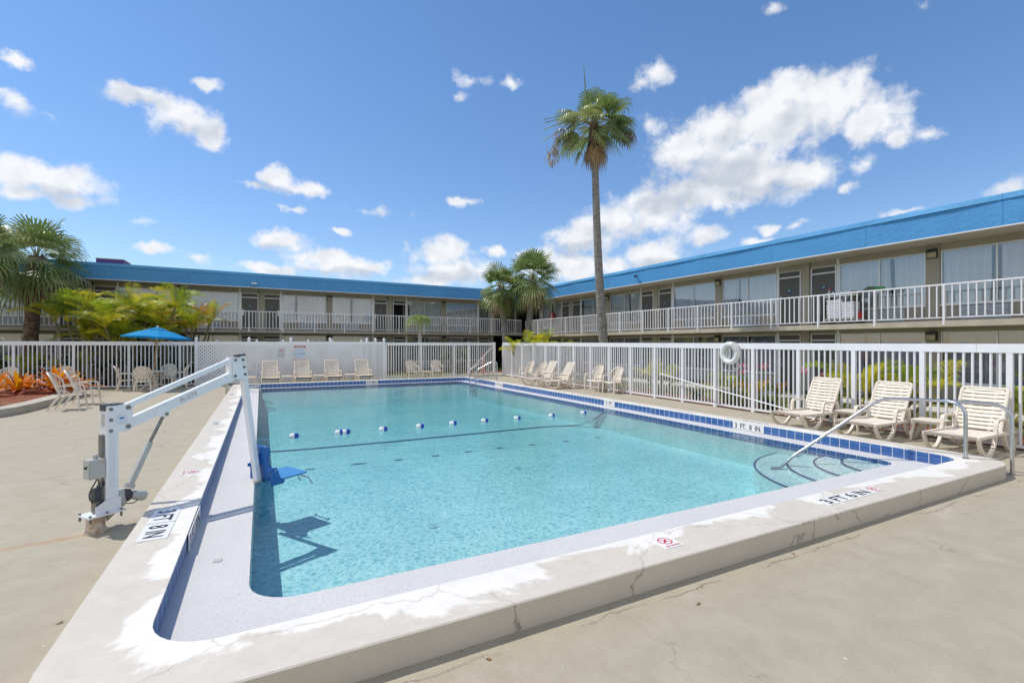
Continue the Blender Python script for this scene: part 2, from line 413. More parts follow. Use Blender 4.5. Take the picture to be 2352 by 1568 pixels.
def water_mat():
    m = bpy.data.materials.new('pool_water'); m.use_nodes = True; nt = m.node_tree; nt.nodes.clear()
    out = nt.nodes.new('ShaderNodeOutputMaterial')
    v = wpos(nt)
    # ripples
    n1 = noise(nt, 7.5, 3, .55, v, .5); n2 = noise(nt, 22, 2, .5, v, .3)
    h = math_(nt, 'MULTIPLY_ADD', n2.outputs['Fac'], .28, n1.outputs['Fac'])
    bp = nt.nodes.new('ShaderNodeBump'); bp.inputs['Strength'].default_value = .16; bp.inputs['Distance'].default_value = .05; L(nt, h, bp.inputs['Height'])
    fr = nt.nodes.new('ShaderNodeFresnel'); fr.inputs['IOR'].default_value = 1.33; L(nt, bp.outputs[0], fr.inputs['Normal'])
    gl = nt.nodes.new('ShaderNodeBsdfGlossy'); gl.inputs['Roughness'].default_value = .03; L(nt, bp.outputs[0], gl.inputs['Normal'])
    # caustic net painted into the tint, standing for light focused by the waves
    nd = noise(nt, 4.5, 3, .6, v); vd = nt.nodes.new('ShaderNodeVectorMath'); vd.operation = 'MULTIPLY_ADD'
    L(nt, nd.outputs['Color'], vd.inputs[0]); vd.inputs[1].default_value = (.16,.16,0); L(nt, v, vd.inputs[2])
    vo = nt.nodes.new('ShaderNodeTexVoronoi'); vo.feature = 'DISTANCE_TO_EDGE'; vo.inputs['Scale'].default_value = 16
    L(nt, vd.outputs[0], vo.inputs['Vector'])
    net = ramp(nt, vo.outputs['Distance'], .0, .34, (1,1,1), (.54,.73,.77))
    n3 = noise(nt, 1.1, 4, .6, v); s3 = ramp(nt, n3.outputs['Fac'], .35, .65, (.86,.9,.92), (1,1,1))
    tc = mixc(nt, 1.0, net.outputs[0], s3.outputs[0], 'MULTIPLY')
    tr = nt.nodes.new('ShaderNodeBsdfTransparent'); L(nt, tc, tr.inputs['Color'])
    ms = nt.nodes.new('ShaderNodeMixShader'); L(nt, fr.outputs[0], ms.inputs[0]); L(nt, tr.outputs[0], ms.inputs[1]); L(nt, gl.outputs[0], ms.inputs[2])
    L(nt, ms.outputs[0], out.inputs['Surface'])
    va = nt.nodes.new('ShaderNodeVolumeAbsorption'); va.inputs['Color'].default_value = (.40,.88,.92,1); va.inputs['Density'].default_value = WATER_DENS
    L(nt, va.outputs[0], out.inputs['Volume'])
    m2 = bpy.data.materials.new('pool_water_side'); m2.use_nodes = True; n2t = m2.node_tree; n2t.nodes.clear()
    o2 = n2t.nodes.new('ShaderNodeOutputMaterial'); t2 = n2t.nodes.new('ShaderNodeBsdfTransparent'); L(n2t, t2.outputs[0], o2.inputs['Surface'])
    va2 = n2t.nodes.new('ShaderNodeVolumeAbsorption'); va2.inputs['Color'].default_value = (.40,.88,.92,1); va2.inputs['Density'].default_value = WATER_DENS
    L(n2t, va2.outputs[0], o2.inputs['Volume'])
    return m, m2
WATER_DENS = .40
M['water'], M['water_side'] = water_mat()

def glass_mat():
    m = bpy.data.materials.new('window_glass'); m.use_nodes = True; nt = m.node_tree; nt.nodes.clear()
    out = nt.nodes.new('ShaderNodeOutputMaterial'); fr = nt.nodes.new('ShaderNodeFresnel'); fr.inputs['IOR'].default_value = 1.5
    f = math_(nt, 'MULTIPLY_ADD', fr.outputs[0], 1.9, .12, clamp=True)
    gl = nt.nodes.new('ShaderNodeBsdfGlossy'); gl.inputs['Roughness'].default_value = .01
    tr = nt.nodes.new('ShaderNodeBsdfTransparent'); tr.inputs['Color'].default_value = (.98,.99,1,1)
    ms = nt.nodes.new('ShaderNodeMixShader'); L(nt, f, ms.inputs[0]); L(nt, tr.outputs[0], ms.inputs[1]); L(nt, gl.outputs[0], ms.inputs[2])
    L(nt, ms.outputs[0], out.inputs['Surface']); return m
M['glass'] = glass_mat()


def mulch_mat():
    m, nt, b = newmat('red_mulch'); b.inputs['Roughness'].default_value = .9
    v = wpos(nt); n = noise(nt, 26, 6, .75, v, 1.2); r = ramp(nt, n.outputs['Fac'], .36, .62, (.10,.025,.012), (.50,.15,.07))
    n2 = noise(nt, 1.8, 4, .6, v); s = ramp(nt, n2.outputs['Fac'], .5, .7); f = math_(nt, 'MULTIPLY', s.outputs[0], .5)
    c = mixc(nt, f, r.outputs[0], (.38,.26,.08)); L(nt, c, b.inputs['Base Color']); bump(nt, b, n.outputs['Fac'], 1.0, .05); return m
M['mulch'] = mulch_mat()
def grass_mat():
    m, nt, b = newmat('lawn'); b.inputs['Roughness'].default_value = .9
    v = wpos(nt); n = noise(nt, 22, 6, .75, v); r = ramp(nt, n.outputs['Fac'], .3, .7, (.07,.09,.02), (.24,.24,.06))
    n2 = noise(nt, 1.1, 4, .6, v); s = ramp(nt, n2.outputs['Fac'], .48, .66); f = math_(nt, 'MULTIPLY', s.outputs[0], .6)
    c = mixc(nt, f, r.outputs[0], (.36,.30,.10)); L(nt, c, b.inputs['Base Color']); bump(nt, b, n.outputs['Fac'], .8, .04); return m
M['grass'] = grass_mat()
M['blade'] = leafmat('grass_blade', (.18,.21,.035), .4)
M['walk'] = simple('concrete_walk', (.55,.52,.46), .85, var=.12, scale=1.2, world=True, bmp=.2)
M['planter'] = simple('planter_curb_paint', (.47,.43,.35), .75, var=.12, scale=2.5, bmp=.3)
# ---------------------------------------------------------------- sky and sun
SUN = Vector((.43, -.42, -1)).normalized()
sd_ = bpy.data.lights.new('sun', 'SUN'); so = bpy.data.objects.new('sun', sd_); col.objects.link(so)
so.rotation_euler = SUN.to_track_quat('-Z', 'Y').to_euler(); so.location = (-10, 8, 30)
sd_.energy = 2.25; sd_.angle = R(.5); sd_.color = (1, .945, .86)
world = bpy.data.worlds.new('World'); scene.world = world; world.use_nodes = True
wt = world.node_tree; wt.nodes.clear()
wo = wt.nodes.new('ShaderNodeOutputWorld')
sky = wt.nodes.new('ShaderNodeTexSky'); sky.sky_type = 'NISHITA'; sky.sun_disc = False
sky.sun_elevation = R(60.5); sky.sun_rotation = R(-58); sky.altitude = 0; sky.air_density = 1.0; sky.dust_density = .1; sky.ozone_density = 2.2
tcn = wt.nodes.new('ShaderNodeTexCoord'); sp = wt.nodes.new('ShaderNodeSeparateXYZ'); L(wt, tcn.outputs['Generated'], sp.inputs[0])
el_node = sp.outputs[2]
bgs = wt.nodes.new('ShaderNodeBackground'); bgs.inputs['Strength'].default_value = .15
hs = wt.nodes.new('ShaderNodeHueSaturation'); hs.inputs['Saturation'].default_value = 1.12; L(wt, sky.outputs[0], hs.inputs['Color']); L(wt, mixc(wt, 1.0, hs.outputs[0], mixc(wt, math_(wt, 'MULTIPLY', el_node, 2.2, clamp=True), (.59,.585,.64), (.66,.69,.725)), 'MULTIPLY'), bgs.inputs['Color'])
az = math_(wt, 'ARCTAN2', sp.outputs[0], sp.outputs[1]); el = math_(wt, 'ARCSINE', sp.outputs[2])
cmb = wt.nodes.new('ShaderNodeCombineXYZ'); L(wt, az, cmb.inputs[0]); L(wt, el, cmb.inputs[1])
def sphere_pt(x, y):
    a = (x-1176)/1106.; v = -(y-790)/1106.; s_, c_ = math.sin(YAW), math.cos(YAW)
    dx, dy = a*c_+s_, c_-a*s_
    return math.atan2(dx, dy), math.atan(v/math.hypot(dx, dy))
def blobfield(lst):
    acc = None
    # warp the coordinates so the outlines billow
    nz = noise(wt, 9, 6, .62); L(wt, cmb.outputs[0], nz.inputs['Vector'])
    wv = wt.nodes.new('ShaderNodeVectorMath'); wv.operation = 'MULTIPLY_ADD'; L(wt, nz.outputs['Color'], wv.inputs[0])
    wv.inputs[1].default_value = (.085, .06, 0); L(wt, cmb.outputs[0], wv.inputs[2])
    for x, y, rx, ry, w in lst:
        a0, e0 = sphere_pt(x, y); a1, _ = sphere_pt(x+rx, y); _, e1 = sphere_pt(x, y-ry)
        ra, re = abs(a1-a0), abs(e1-e0)
        v = wt.nodes.new('ShaderNodeVectorMath'); v.operation = 'MULTIPLY_ADD'; L(wt, wv.outputs[0], v.inputs[0])
        v.inputs[1].default_value = (1/ra, 1/re, 0); v.inputs[2].default_value = (-(a0+.0425)/ra, -(e0+.03)/re, 0)
        l = wt.nodes.new('ShaderNodeVectorMath'); l.operation = 'LENGTH'; L(wt, v.outputs[0], l.inputs[0])
        g = math_(wt, 'MULTIPLY_ADD', l.outputs['Value'], -w, w)
        if acc is None: acc = g
        else:
            acc = math_(wt, 'SMOOTH_MAX', acc, g, .25)
    return acc
CL = [(330,218,95,30,1),(415,262,90,55,1),(478,300,45,42,1),(485,194,42,18,.8),
 (60,390,120,48,1),(150,415,95,55,1),(60,440,80,30,.8),(185,460,70,26,.9),(30,140,45,22,.9),(40,250,80,28,.5),(0,225,50,18,.6),
 (640,408,62,40,1),(700,430,66,22,1),(590,432,55,10,.5),(670,475,42,13,.7),(645,552,68,28,1),(777,525,28,13,.9),(348,575,52,17,1),(447,598,45,16,.6),
 (1060,468,38,15,.9),(1090,180,40,18,.42),(1172,184,26,24,.6),(1065,222,26,10,.3),
 (1900,235,150,85,1.1),(2010,275,100,70,1.1),(1780,230,110,60,1),(1780,285,160,85,1.1),(1645,320,130,90,1),(1700,400,180,95,1.1),(1830,400,90,65,1),(1560,350,95,75,1),(1520,480,120,75,1),(1430,500,85,60,.9),(2060,315,55,28,.7),(1610,440,120,60,1),
 (1510,168,52,40,.7),(1480,195,36,30,.5),(1812,188,52,28,.5),(1490,290,30,30,.35),
 (1340,540,92,58,1),(1500,585,95,46,1),(1620,543,62,24,.9),(1320,615,85,42,1),(1745,552,46,17,.8),(1975,376,44,20,.5),(1940,432,24,18,.7),(1762,521,36,14,.8),(1830,518,28,11,.6),(1240,600,70,50,1),(1400,610,70,30,.9),
 (780,612,125,34,1),(620,618,80,22,1),(740,592,95,24,.9),(860,612,60,22,.8),(1015,582,82,40,1),(1045,625,110,36,1),(980,648,80,18,.9),(1145,574,46,16,.8),
 (2080,492,56,10,.7),(2135,302,42,16,.45),(2310,430,62,24,.35),(2110,15,28,16,.4),(1778,12,28,16,.35),(850,480,60,10,.25),(330,505,40,10,.25),
 (-300,500,140,60,1),(-200,300,90,40,1),(2700,350,200,90,1),(2600,600,200,60,1)]
dens = blobfield(CL)
nf = noise(wt, 26, 9, .6); L(wt, cmb.outputs[0], nf.inputs['Vector'])
nb = noise(wt, 11, 4, .55); L(wt, cmb.outputs[0], nb.inputs['Vector'])
d2 = math_(wt, 'ADD', dens, math_(wt, 'MULTIPLY_ADD', nf.outputs['Fac'], 1.55, -.70))
alpha = ramp(wt, d2, -.08, .70); alpha.color_ramp.interpolation = 'EASE'
# grey undersides: shade painted by hand-placed blobs, plus noise offset towards the sun
SH = [(150,448,80,26,1),(60,430,60,20,.7),(1640,400,150,45,1),(1740,440,150,26,1),(1560,470,90,30,.8),(1760,300,90,30,.5),(1430,520,70,24,.8),(1340,575,80,22,1),(1520,610,80,20,.8),(760,628,110,14,1),(1030,640,100,16,.9),(640,436,80,10,.8),(640,570,50,12,.6),(450,300,40,18,.4),(1830,430,60,20,.8),(350,235,50,14,.35)]
shf = blobfield(SH)
shn = math_(wt, 'ADD', shf, math_(wt, 'MULTIPLY_ADD', nb.outputs['Fac'], 2.2, -.85))
shr = ramp(wt, shn, -.1 if False else 0.0, .75)
of = wt.nodes.new('ShaderNodeVectorMath'); of.operation = 'ADD'; L(wt, cmb.outputs[0], of.inputs[0]); of.inputs[1].default_value = (-.012,.016,0)
n3a = noise(wt, 20, 6, .5); L(wt, cmb.outputs[0], n3a.inputs['Vector']); n3b = noise(wt, 20, 6, .5); L(wt, of.outputs[0], n3b.inputs['Vector'])
emb = math_(wt, 'MULTIPLY_ADD', math_(wt, 'SUBTRACT', n3b.outputs['Fac'], n3a.outputs['Fac']), 1.6, 0.12)
shade = math_(wt, 'ADD', math_(wt, 'MULTIPLY', shr.outputs[0], .75), emb, clamp=True)
ccol = mixc(wt, shade, (.63,.635,.65), (.39,.42,.47))
bgc = wt.nodes.new('ShaderNodeBackground'); L(wt, ccol, bgc.inputs['Color']); bgc.inputs['Strength'].default_value = 1.0
# bright clouds added behind the camera, out of view, to lift the ambient light
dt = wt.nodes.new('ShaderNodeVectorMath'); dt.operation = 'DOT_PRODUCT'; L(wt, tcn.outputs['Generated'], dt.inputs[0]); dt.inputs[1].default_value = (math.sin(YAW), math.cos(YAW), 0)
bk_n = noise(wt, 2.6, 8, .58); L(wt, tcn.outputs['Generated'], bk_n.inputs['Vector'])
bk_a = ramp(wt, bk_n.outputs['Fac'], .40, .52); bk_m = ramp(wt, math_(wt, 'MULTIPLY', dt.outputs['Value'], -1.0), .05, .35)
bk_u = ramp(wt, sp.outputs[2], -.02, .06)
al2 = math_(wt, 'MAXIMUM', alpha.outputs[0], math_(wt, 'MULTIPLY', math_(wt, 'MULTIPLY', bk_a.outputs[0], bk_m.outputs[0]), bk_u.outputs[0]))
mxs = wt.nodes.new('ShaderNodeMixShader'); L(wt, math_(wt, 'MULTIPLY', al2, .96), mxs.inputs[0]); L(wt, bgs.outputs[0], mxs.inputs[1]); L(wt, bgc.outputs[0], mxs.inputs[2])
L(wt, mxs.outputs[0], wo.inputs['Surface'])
scene.view_settings.view_transform = 'Standard'; scene.view_settings.look = 'None'; scene.view_settings.gamma = 1; scene.view_settings.exposure = .62
scene.cycles.max_bounces = 10; scene.cycles.transparent_max_bounces = 24; scene.cycles.diffuse_bounces = 4
scene.cycles.caustics_reflective = False; scene.cycles.caustics_refractive = False
scene.cycles.use_denoising = True
scene.cycles.sample_clamp_indirect = 6

# ---------------------------------------------------------------- ground, deck, pool
KC = 9
def rrect(x0, y0, x1, y1, rs):
    """rounded rectangle, ccw from the near left corner; rs = radii (nl, nr, fr, fl)"""
    out = []
    for (cx, cy, a0), r in zip(((x0,y0,PI),(x1,y0,1.5*PI),(x1,y1,0),(x0,y1,.5*PI)), rs):
        ox = cx + (r if cx == x0 else -r); oy = cy + (r if cy == y0 else -r)
        for i in range(KC):
            a = a0+.5*PI*i/(KC-1); out.append((ox+r*math.cos(a), oy+r*math.sin(a)))
    return out
def ring(mb, la, lb, za, zb, mi=0):
    n = len(la); b = len(mb.v)
    mb.add([(x,y,za) for x,y in la]+[(x,y,zb) for x,y in lb], [(i,(i+1)%n,n+(i+1)%n,n+i) for i in range(n)], mi); return b
OUT = rrect(-1.0, 2.66, 9.27, 22.45, (.55,.5,.35,.3)); OUTi = rrect(-.992, 2.668, 9.262, 22.442, (.546,.496,.346,.296))
INN = rrect(-.56, 3.11, 8.87, 22.04, (.36,.34,.3,.25)); GUT = rrect(-.08, 3.76, 8.52, 21.80, (.34,.22,.3,.25))
CZ = .18
# far ground, lawn and deck
mb = MB(); big = rrect(-600,-500,700,900,(1,1,1,1)); dl = rrect(-30,-12,12.6,26.2,(.2,)*4)
ring(mb, big, dl, -.03, -.03); tag(mb.build('lawn', M['grass']), kind='structure')
mb = MB(); ring(mb, rrect(-30,-12,12.6,26.2,(.2,)*4), rrect(-.97,2.70,9.23,22.42,(.55,.5,.35,.3)), 0.0, 0.0)
deck = tag(mb.build('pool_deck', M['deck']), kind='structure')

pool = thing('swimming_pool', 'rectangular turquoise swimming pool with raised cream coping and blue tile band', 'swimming pool', (0,0,0))
mb = MB(); ring(mb, OUT, OUT, -.02, CZ-.008, 1); b1 = ring(mb, OUT, OUTi, CZ-.008, CZ, 0)
b2 = ring(mb, OUTi, INN, CZ, CZ, 0); b3 = ring(mb, INN, INN, CZ, CZ-.012, 0)
cop = mb.build('coping', [M['coping'], M['curbside']], pool, smooth=35)
at = cop.data.attributes.new('edge', 'FLOAT', 'POINT'); n = len(OUT); vals = [1.0]*len(mb.v)
for i in range(n): vals[b2+n+i] = 0; vals[b3+i] = 0; vals[b3+n+i] = 0
at.data.foreach_set('value', vals)
def uvstrip(loop, z0, z1, name, mat, parent, flip=True):
    mb = MB(); n = len(loop); fs = []; uvs = []; u = 0; us = [0]
    for i in range(n):
        a = loop[i]; b = loop[(i+1)%n]; u += math.hypot(a[0]-b[0], a[1]-b[1]); us.append(u)
    for i in range(n):
        j = (i+1)%n; mb.add([(loop[i][0],loop[i][1],z0),(loop[j][0],loop[j][1],z0),(loop[j][0],loop[j][1],z1),(loop[i][0],loop[i][1],z1)], [(3,2,1,0)])
        uvs += [(us[i],z1-z0),(us[i+1],z1-z0),(us[i+1],0.002),(us[i],0.002)]
    o = mb.build(name, mat, parent); ul = o.data.uv_layers.new(name='UVMap')
    for k, uv in enumerate(uvs): ul.data[k].uv = uv
    return o
uvstrip(INN, .012, CZ-.012, 'tile_band', M['tile'], pool)
mb = MB(); ring(mb, INN, GUT, .012, .006); mb.build('gutter', M['gutter'], pool)
uvstrip(GUT, -.13, .006, 'lip_tiles', M['tile'], pool)
# basin
mb = MB(); GU2 = rrect(-.085, 3.755, 8.525, 21.805, (.34,.22,.3,.25))
def floor_z(y): return -.60 if y < 12 else (-.60-.10*(y-12)/10)
n = len(GU2)
ring(mb, GU2, GU2, -.13, -.76)
ys = [3.7+i*(16.0/12) for i in range(13)]
mb.quad((-.2,19.7,floor_z(19.7)),(8.6,19.7,floor_z(19.7)),(8.6,21.83,-.12),(-.2,21.83,-.12))
for i in range(12):
    mb.quad((-.2,ys[i],floor_z(ys[i])),(8.6,ys[i],floor_z(ys[i])),(8.6,ys[i+1],floor_z(ys[i+1])),(-.2,ys[i+1],floor_z(ys[i+1])))
mb.build('basin', M['plaster'], pool)
# entry steps in the near right corner, quarter rings with a dark tile edge
cx0, cy0 = 8.52, 3.76
for r, z in ((1.94,-.235),(1.46,-.175),(1.08,-.115),(.71,-.06)):
    mb = MB(); k = 28; arc = [(cx0+r*math.cos(PI/2+PI/2*i/k), cy0+r*math.sin(PI/2+PI/2*i/k)) for i in range(k+1)]
    mb.prism([(cx0,cy0)]+arc, -.7, z); st = mb.build('step', M['plaster'], pool, smooth=30)
    mb = MB(); w = .026
    for i in range(k):
        a, b = arc[i], arc[i+1]; f = (r-w)/r
        ia = (cx0+(a[0]-cx0)*f, cy0+(a[1]-cy0)*f); ib = (cx0+(b[0]-cx0)*f, cy0+(b[1]-cy0)*f); g = (r+.004)/r
        oa = (cx0+(a[0]-cx0)*g, cy0+(a[1]-cy0)*g); ob = (cx0+(b[0]-cx0)*g, cy0+(b[1]-cy0)*g)
        mb.quad((*ia,z+.004),(*ib,z+.004),(*ob,z+.004),(*oa,z+.004)); mb.quad((*oa,z+.004),(*ob,z+.004),(*ob,z-.012),(*oa,z-.012))
    mb.build('step_edge', M['step_tile'], st)
# dark tile line across the floor where it drops away
mb = MB(); pts = [(-.08,12.02,floor_z(12)+.004),(1,11.9,-.594),(3,11.85,-.594),(5,11.9,-.594),(7.2,11.95,-.594),(7.9,11.8,-.592),(8.3,11.5,-.54),(8.46,11.15,-.36),(8.50,10.9,-.2),(8.512,10.7,-.05)]
for a, b in zip(pts, pts[1:]):
    mb.beam(a, b, .11, .008)
mb.build('floor_line', M['step_tile'], pool)
mb = MB()
mb.lathe([(0,.0),(.07,.0),(.07,.012),(0,.016)], 16, M=T(2.0,6.1,-.6)); mb.build('drain_cover', M['tile_white'], pool)
mb = MB(); mb.lathe([(0,.0),(.07,.0),(.07,.012),(0,.016)], 16, M=T(4.4,8.2,-.6)); mb.build('drain_cover', M['tile_white'], pool)

# water body
mb = MB(); W = rrect(-.11, 3.73, 8.55, 21.83, (.36,.24,.32,.27)); n = len(W)
mb.add([(x,y,0) for x,y in W]+[(x,y,-.9) for x,y in W], [tuple(range(n))], 0)
b = 0; mb.f += [(i,n+i,n+(i+1)%n,(i+1)%n) for i in range(n)]; mb.m += [1]*n
mb.f.append(tuple(range(2*n-1,n-1,-1))); mb.m.append(1)
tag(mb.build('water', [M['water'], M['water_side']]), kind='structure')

# depth markers: white tiles with dark lettering set in the coping and the tile band
def marker(name, Mx, w, h, texts, ink='ink', parent=pool, t=.006, tiles=None):
    mb = MB(); mb.box(-w/2, w/2, -h/2, h/2, 0, t, 0, Mx)
    o = mb.build(name, M['tile_white'], parent)
    for body, x, y, size, k in texts: mb = MB(); mb.text(body, Mx @ T(x, y, t+.0012), size, 0, fit=k); mb.build('lettering', M[ink], o)
    return o
def nodiving(Mx, s=.15, parent=pool):
    mb = MB(); mb.box(-s/2, s/2, -s/2, s/2, 0, .005, 0, Mx); o = mb.build('no_diving_tile', M['tile_white'], parent)
    mb = MB(); z = .0065; c = (0, s*.12); r1 = s*.34; r2 = s*.285
    for i in range(8):
        a = PI/8+i*PI/4; b = a+PI/4
        P = lambda r, t: (c[0]+r*math.cos(t), c[1]+r*math.sin(t), z)
        mb.add([P(r1,a),P(r1,b),P(r2,b),P(r2,a)], [(0,1,2,3)], 0, Mx)
    mb.beam((c[0]-r2*.72,c[1]+r2*.72,z),(c[0]+r2*.72,c[1]-r2*.72,z),.006*s/.15,.001,0,M=Mx)
    mb.beam((c[0]-r2*.5,c[1]-r2*.5,z),(c[0]+r2*.4,c[1]+r2*.4,z),.014*s/.15,.001,0,M=Mx)
    mb.text('NO DIVING', Mx @ T(0,-s*.36,z), s*.13, 0, fit=s*.8); mb.build('lettering', M['red_ink'], o)
TZ = CZ
mk = frame((-.805,5.33,TZ),(0,-1,0),(1,0,0))
o = marker('depth_marker', mk, .86, .215, [('3 FT', -.21, 0, .145, .31), ('8 IN', .22, 0, .145, .31)])
mb = MB(); mb.box(-.004,.004,-.108,.108,0,.0068,0,mk); mb.build('joint', M['ink'], o)
nodiving(frame((-.79,7.27,TZ),(0,-1,0),(1,0,0)), .2)
marker('depth_marker', frame((-.83,11.5,TZ),(0,-1,0),(1,0,0)), .55, .13, [('5 FT', 0, 0, .09, .35)])
marker('depth_marker', frame((-.83,17.8,TZ),(0,-1,0),(1,0,0)), .5, .13, [('7 FT 6 IN', 0, 0, .08, .4)])
mk = frame((5.50,2.895,TZ),(1,0.0,0),(0,1,0))
marker('depth_marker', mk, .86, .165, [('3 FT 6 IN', 0, 0, .13, .78)])
nodiving(frame((6.05,2.90,TZ),(1,0,0),(0,1,0)), .16); nodiving(frame((2.94,2.905,TZ),(1,0,0),(0,1,0)), .19)
mz = .096
marker('depth_marker', frame((8.862,6.53,mz),(0,-1,0),(0,0,1)), .71, .15, [('3  FT.  8  IN.', 0, 0, .105, .60)])
marker('depth_marker', frame((8.862,10.97,mz),(0,-1,0),(0,0,1)), .47, .15, [('5  FT.', 0, 0, .105, .30)])
marker('depth_marker', frame((8.862,18.2,mz),(0,-1,0),(0,0,1)), .70, .15, [('7 FT. 6 IN.', 0, 0, .10, .58)])
marker('depth_marker', frame((4.40,22.032,mz),(1,0,0),(0,0,1)), .52, .15, [('9 FT MAX', 0, 0, .10, .44)])
marker('depth_marker', frame((-.552,5.35,mz),(0,1,0),(0,0,1)), .86, .15, [('3 FT. 8 IN.', 0, 0, .11, .74)])
marker('depth_marker', frame((9.05,6.5,TZ-.004),(0,1,0),(-1,0,0)), .66, .14, [('3 FT 8 IN', 0, 0, .09, .56)])
mb = MB(); mb.lathe([(0,.0),(.045,0),(.045,.006),(0,.007)], 4, M=T(-.32,4.66,.008) @ RZ(.7)); mb.build('skimmer_plate', M['plastic_grey'], pool)

# float line across the water
fl = thing('float_line', 'blue and white floats strung on a pale rope across the water', 'float line', (0,10.22,0))
xs = [.567,1.40,1.53,2.27,3.06,3.83,4.62,5.47,6.42,7.41]
mb = MB(); pp = [(-.06,0,.01)]
for i in range(60):
    x = -.06+8.57*i/59.; pp.append((x, .03*math.sin(x*1.7), .004))
mb.tube(pp, .004, 5); mb.build('rope', M['rope_pale'], fl)
for x in xs:
    mb = MB(); Mx = T(x, .03*math.sin(x*1.7), .018) @ RY(PI/2) @ RX(random.uniform(-.1,.1))
    pr = [(0.004,-.085),(.03,-.082),(.047,-.065),(.052,-.03),(.052,0)]
    mb.lathe(pr, 16, 0, Mx); mb.lathe([(r,-z) for r, z in reversed(pr)], 16, 1, Mx); mb.build('float', [M['float_white'], M['float_blue']], fl, smooth=60)

# lawn strip, walk, mulch beds beyond the fences
def sheet(name, pts, mat, z): 
    mb = MB(); mb.add([(x,y,z) for x,y in pts], [tuple(range(len(pts)))]); return tag(mb.build(name, mat), kind='structure')
FX = lambda y: 11.21+.0412*y
sheet('mulch_bed', [(FX(-2)+.06,-2),(12.95,-2),(13.0,4),(12.8,9),(13.25,14),(13.1,19),(13.6,24.5),(FX(24.5)+.06,24.5)], M['mulch'], .006)
sheet('grass_strip', [(12.4,-14),(16.3,-14),(16.3,29),(12.4,29)], M['grass'], .002)
sheet('walkway', [(15.75,-14),(17.15,-14),(17.15,30.5),(15.75,30.5)], M['walk'], .012)
sheet('walkway', [(9.2,25.6),(15.75,25.6),(15.75,27.0),(9.2,27.0)], M['walk'], .008)
sheet('mulch_bed', [(10.3,26.9),(15.2,26.9),(15.2,28.6),(10.6,28.6)], M['mulch'], .014)
sheet('grass_strip', [(-2.4,25.0),(12.6,25.0),(12.6,31.4),(-2.4,31.4)], M['grass'], .004)
sheet('mulch_bed', [(-22,25.0),(-2.4,25.0),(-2.4,27.6),(-22,27.6)], M['mulch'], .009)

# planter on the left with a raised painted curb
pl = thing('planter_bed', 'raised curved planter bed with cream curb and red mulch', 'planter', (0,0,0))
cur = [(-9.5,15.2),(-7.5,15.55),(-6.3,15.75),(-5.75,16.15),(-5.5,17.0),(-5.43,18.6),(-5.46,20.4),(-5.5,22.0),(-5.75,22.6),(-6.4,23.0),(-9.5,23.1)]
def smoothp(p, k=5):
    o = []
    P = [p[0]]+p+[p[-1]]
    for i in range(1, len(P)-2):
        a, b, c, d = [Vector(q) for q in P[i-1:i+3]]
        for j in range(k):
            t = j/k; o.append(tuple(.5*((2*b)+(-a+c)*t+(2*a-5*b+4*c-d)*t*t+(-a+3*b-3*c+d)*t**3)))
    o.append(tuple(P[-1])); return o
cs = smoothp([(x,y,0) for x,y in cur]); cs = [(x,y) for x,y,z in cs]
mb = MB(); inn = []
for i, p in enumerate(cs):
    a = Vector(cs[max(i-1,0)]); b = Vector(cs[min(i+1,len(cs)-1)]); d = (b-a).normalized(); nn = Vector((-d.y, d.x)); inn.append((p[0]+nn.x*.38, p[1]+nn.y*.38))
for i in range(len(cs)-1):
    a, b, c, d = cs[i], cs[i+1], inn[i+1], inn[i]
    mb.quad((*a,-.01),(*b,-.01),(*b,.2),(*a,.2)); mb.quad((*a,.2),(*b,.2),(*c,.21),(*d,.21)); mb.quad((*d,.21),(*c,.21),(*c,.05),(*d,.05))
mb.build('curb', M['planter'], pl, smooth=30)
mb = MB(); ce = (-8.0,19.3)
for i in range(len(inn)-1):
    mb.add([(*inn[i],.17),(*inn[i+1],.17),(*ce,.34)], [(0,1,2)])
mb.build('mulch', M['mulch'], pl)
# ---------------------------------------------------------------- pool lift
u_ = Vector((1.33,1.05,0)).normalized()
LM = T(-1.41,5.95,0) @ RZ(math.atan2(u_.y,u_.x))
lift = thing('pool_lift', 'white metal pool lift arm with blue seat leaning over the pool edge', 'pool lift', (-1.41,5.95,0), math.atan2(u_.y,u_.x))
def lp(mb, name, mats, parent=None, **k): return mb.build(name, mats, parent or lift, **k)
XZ = Matrix(((1,0,0,0),(0,0,-1,0),(0,1,0,0),(0,0,0,1)))   # polygon xy -> local xz
mb = MB(); mb.lathe([(0,0),(.095,0),(.095,.018),(.078,.022),(.073,.04),(.073,.158),(0,.158)], 28); base = lp(mb, 'base_tube', M['rusty'], smooth=40)
mb = MB(); mb.box(-.10,.205,-.105,.105,.158,.174,0)
for x, y in ((-.085,-.088),(.17,-.088),(-.085,.088),(.17,.088),(.05,-.092)):
    mb.lathe([(0,.0),(.012,.0),(.012,.014),(0,.014)], 6, 1, T(x,y,.174)); mb.lathe([(0,-.045),(.011,-.045),(.011,0),(0,0)], 6, 1, T(x,y,.158))
mb.prism([(.08,.158),(.2,.158),(.09,.07)], -.006, .006, 2, XZ)
lp(mb, 'base_plate', [M['white_metal'], M['darksteel'], M['rusty']])
mb = MB()
for s in (-1, 1):
    mb.prism([(0,.174),(.20,.174),(.20,.215),(.27,.245),(.275,.27),(.19,.30),(.185,.335),(.055,.30),(0,.235)] if s<0 else [(-.03,.174),(.18,.174),(.18,.3),(.05,.29),(-.03,.245)], s*.062-.004, s*.062+.004, 0, XZ)
lp(mb, 'gusset', M['white_metal'])
mb = MB(); mb.box(.06,.168,-.052,.052,.175,1.2); lp(mb, 'post', M['white_metal'], bevel=.008)
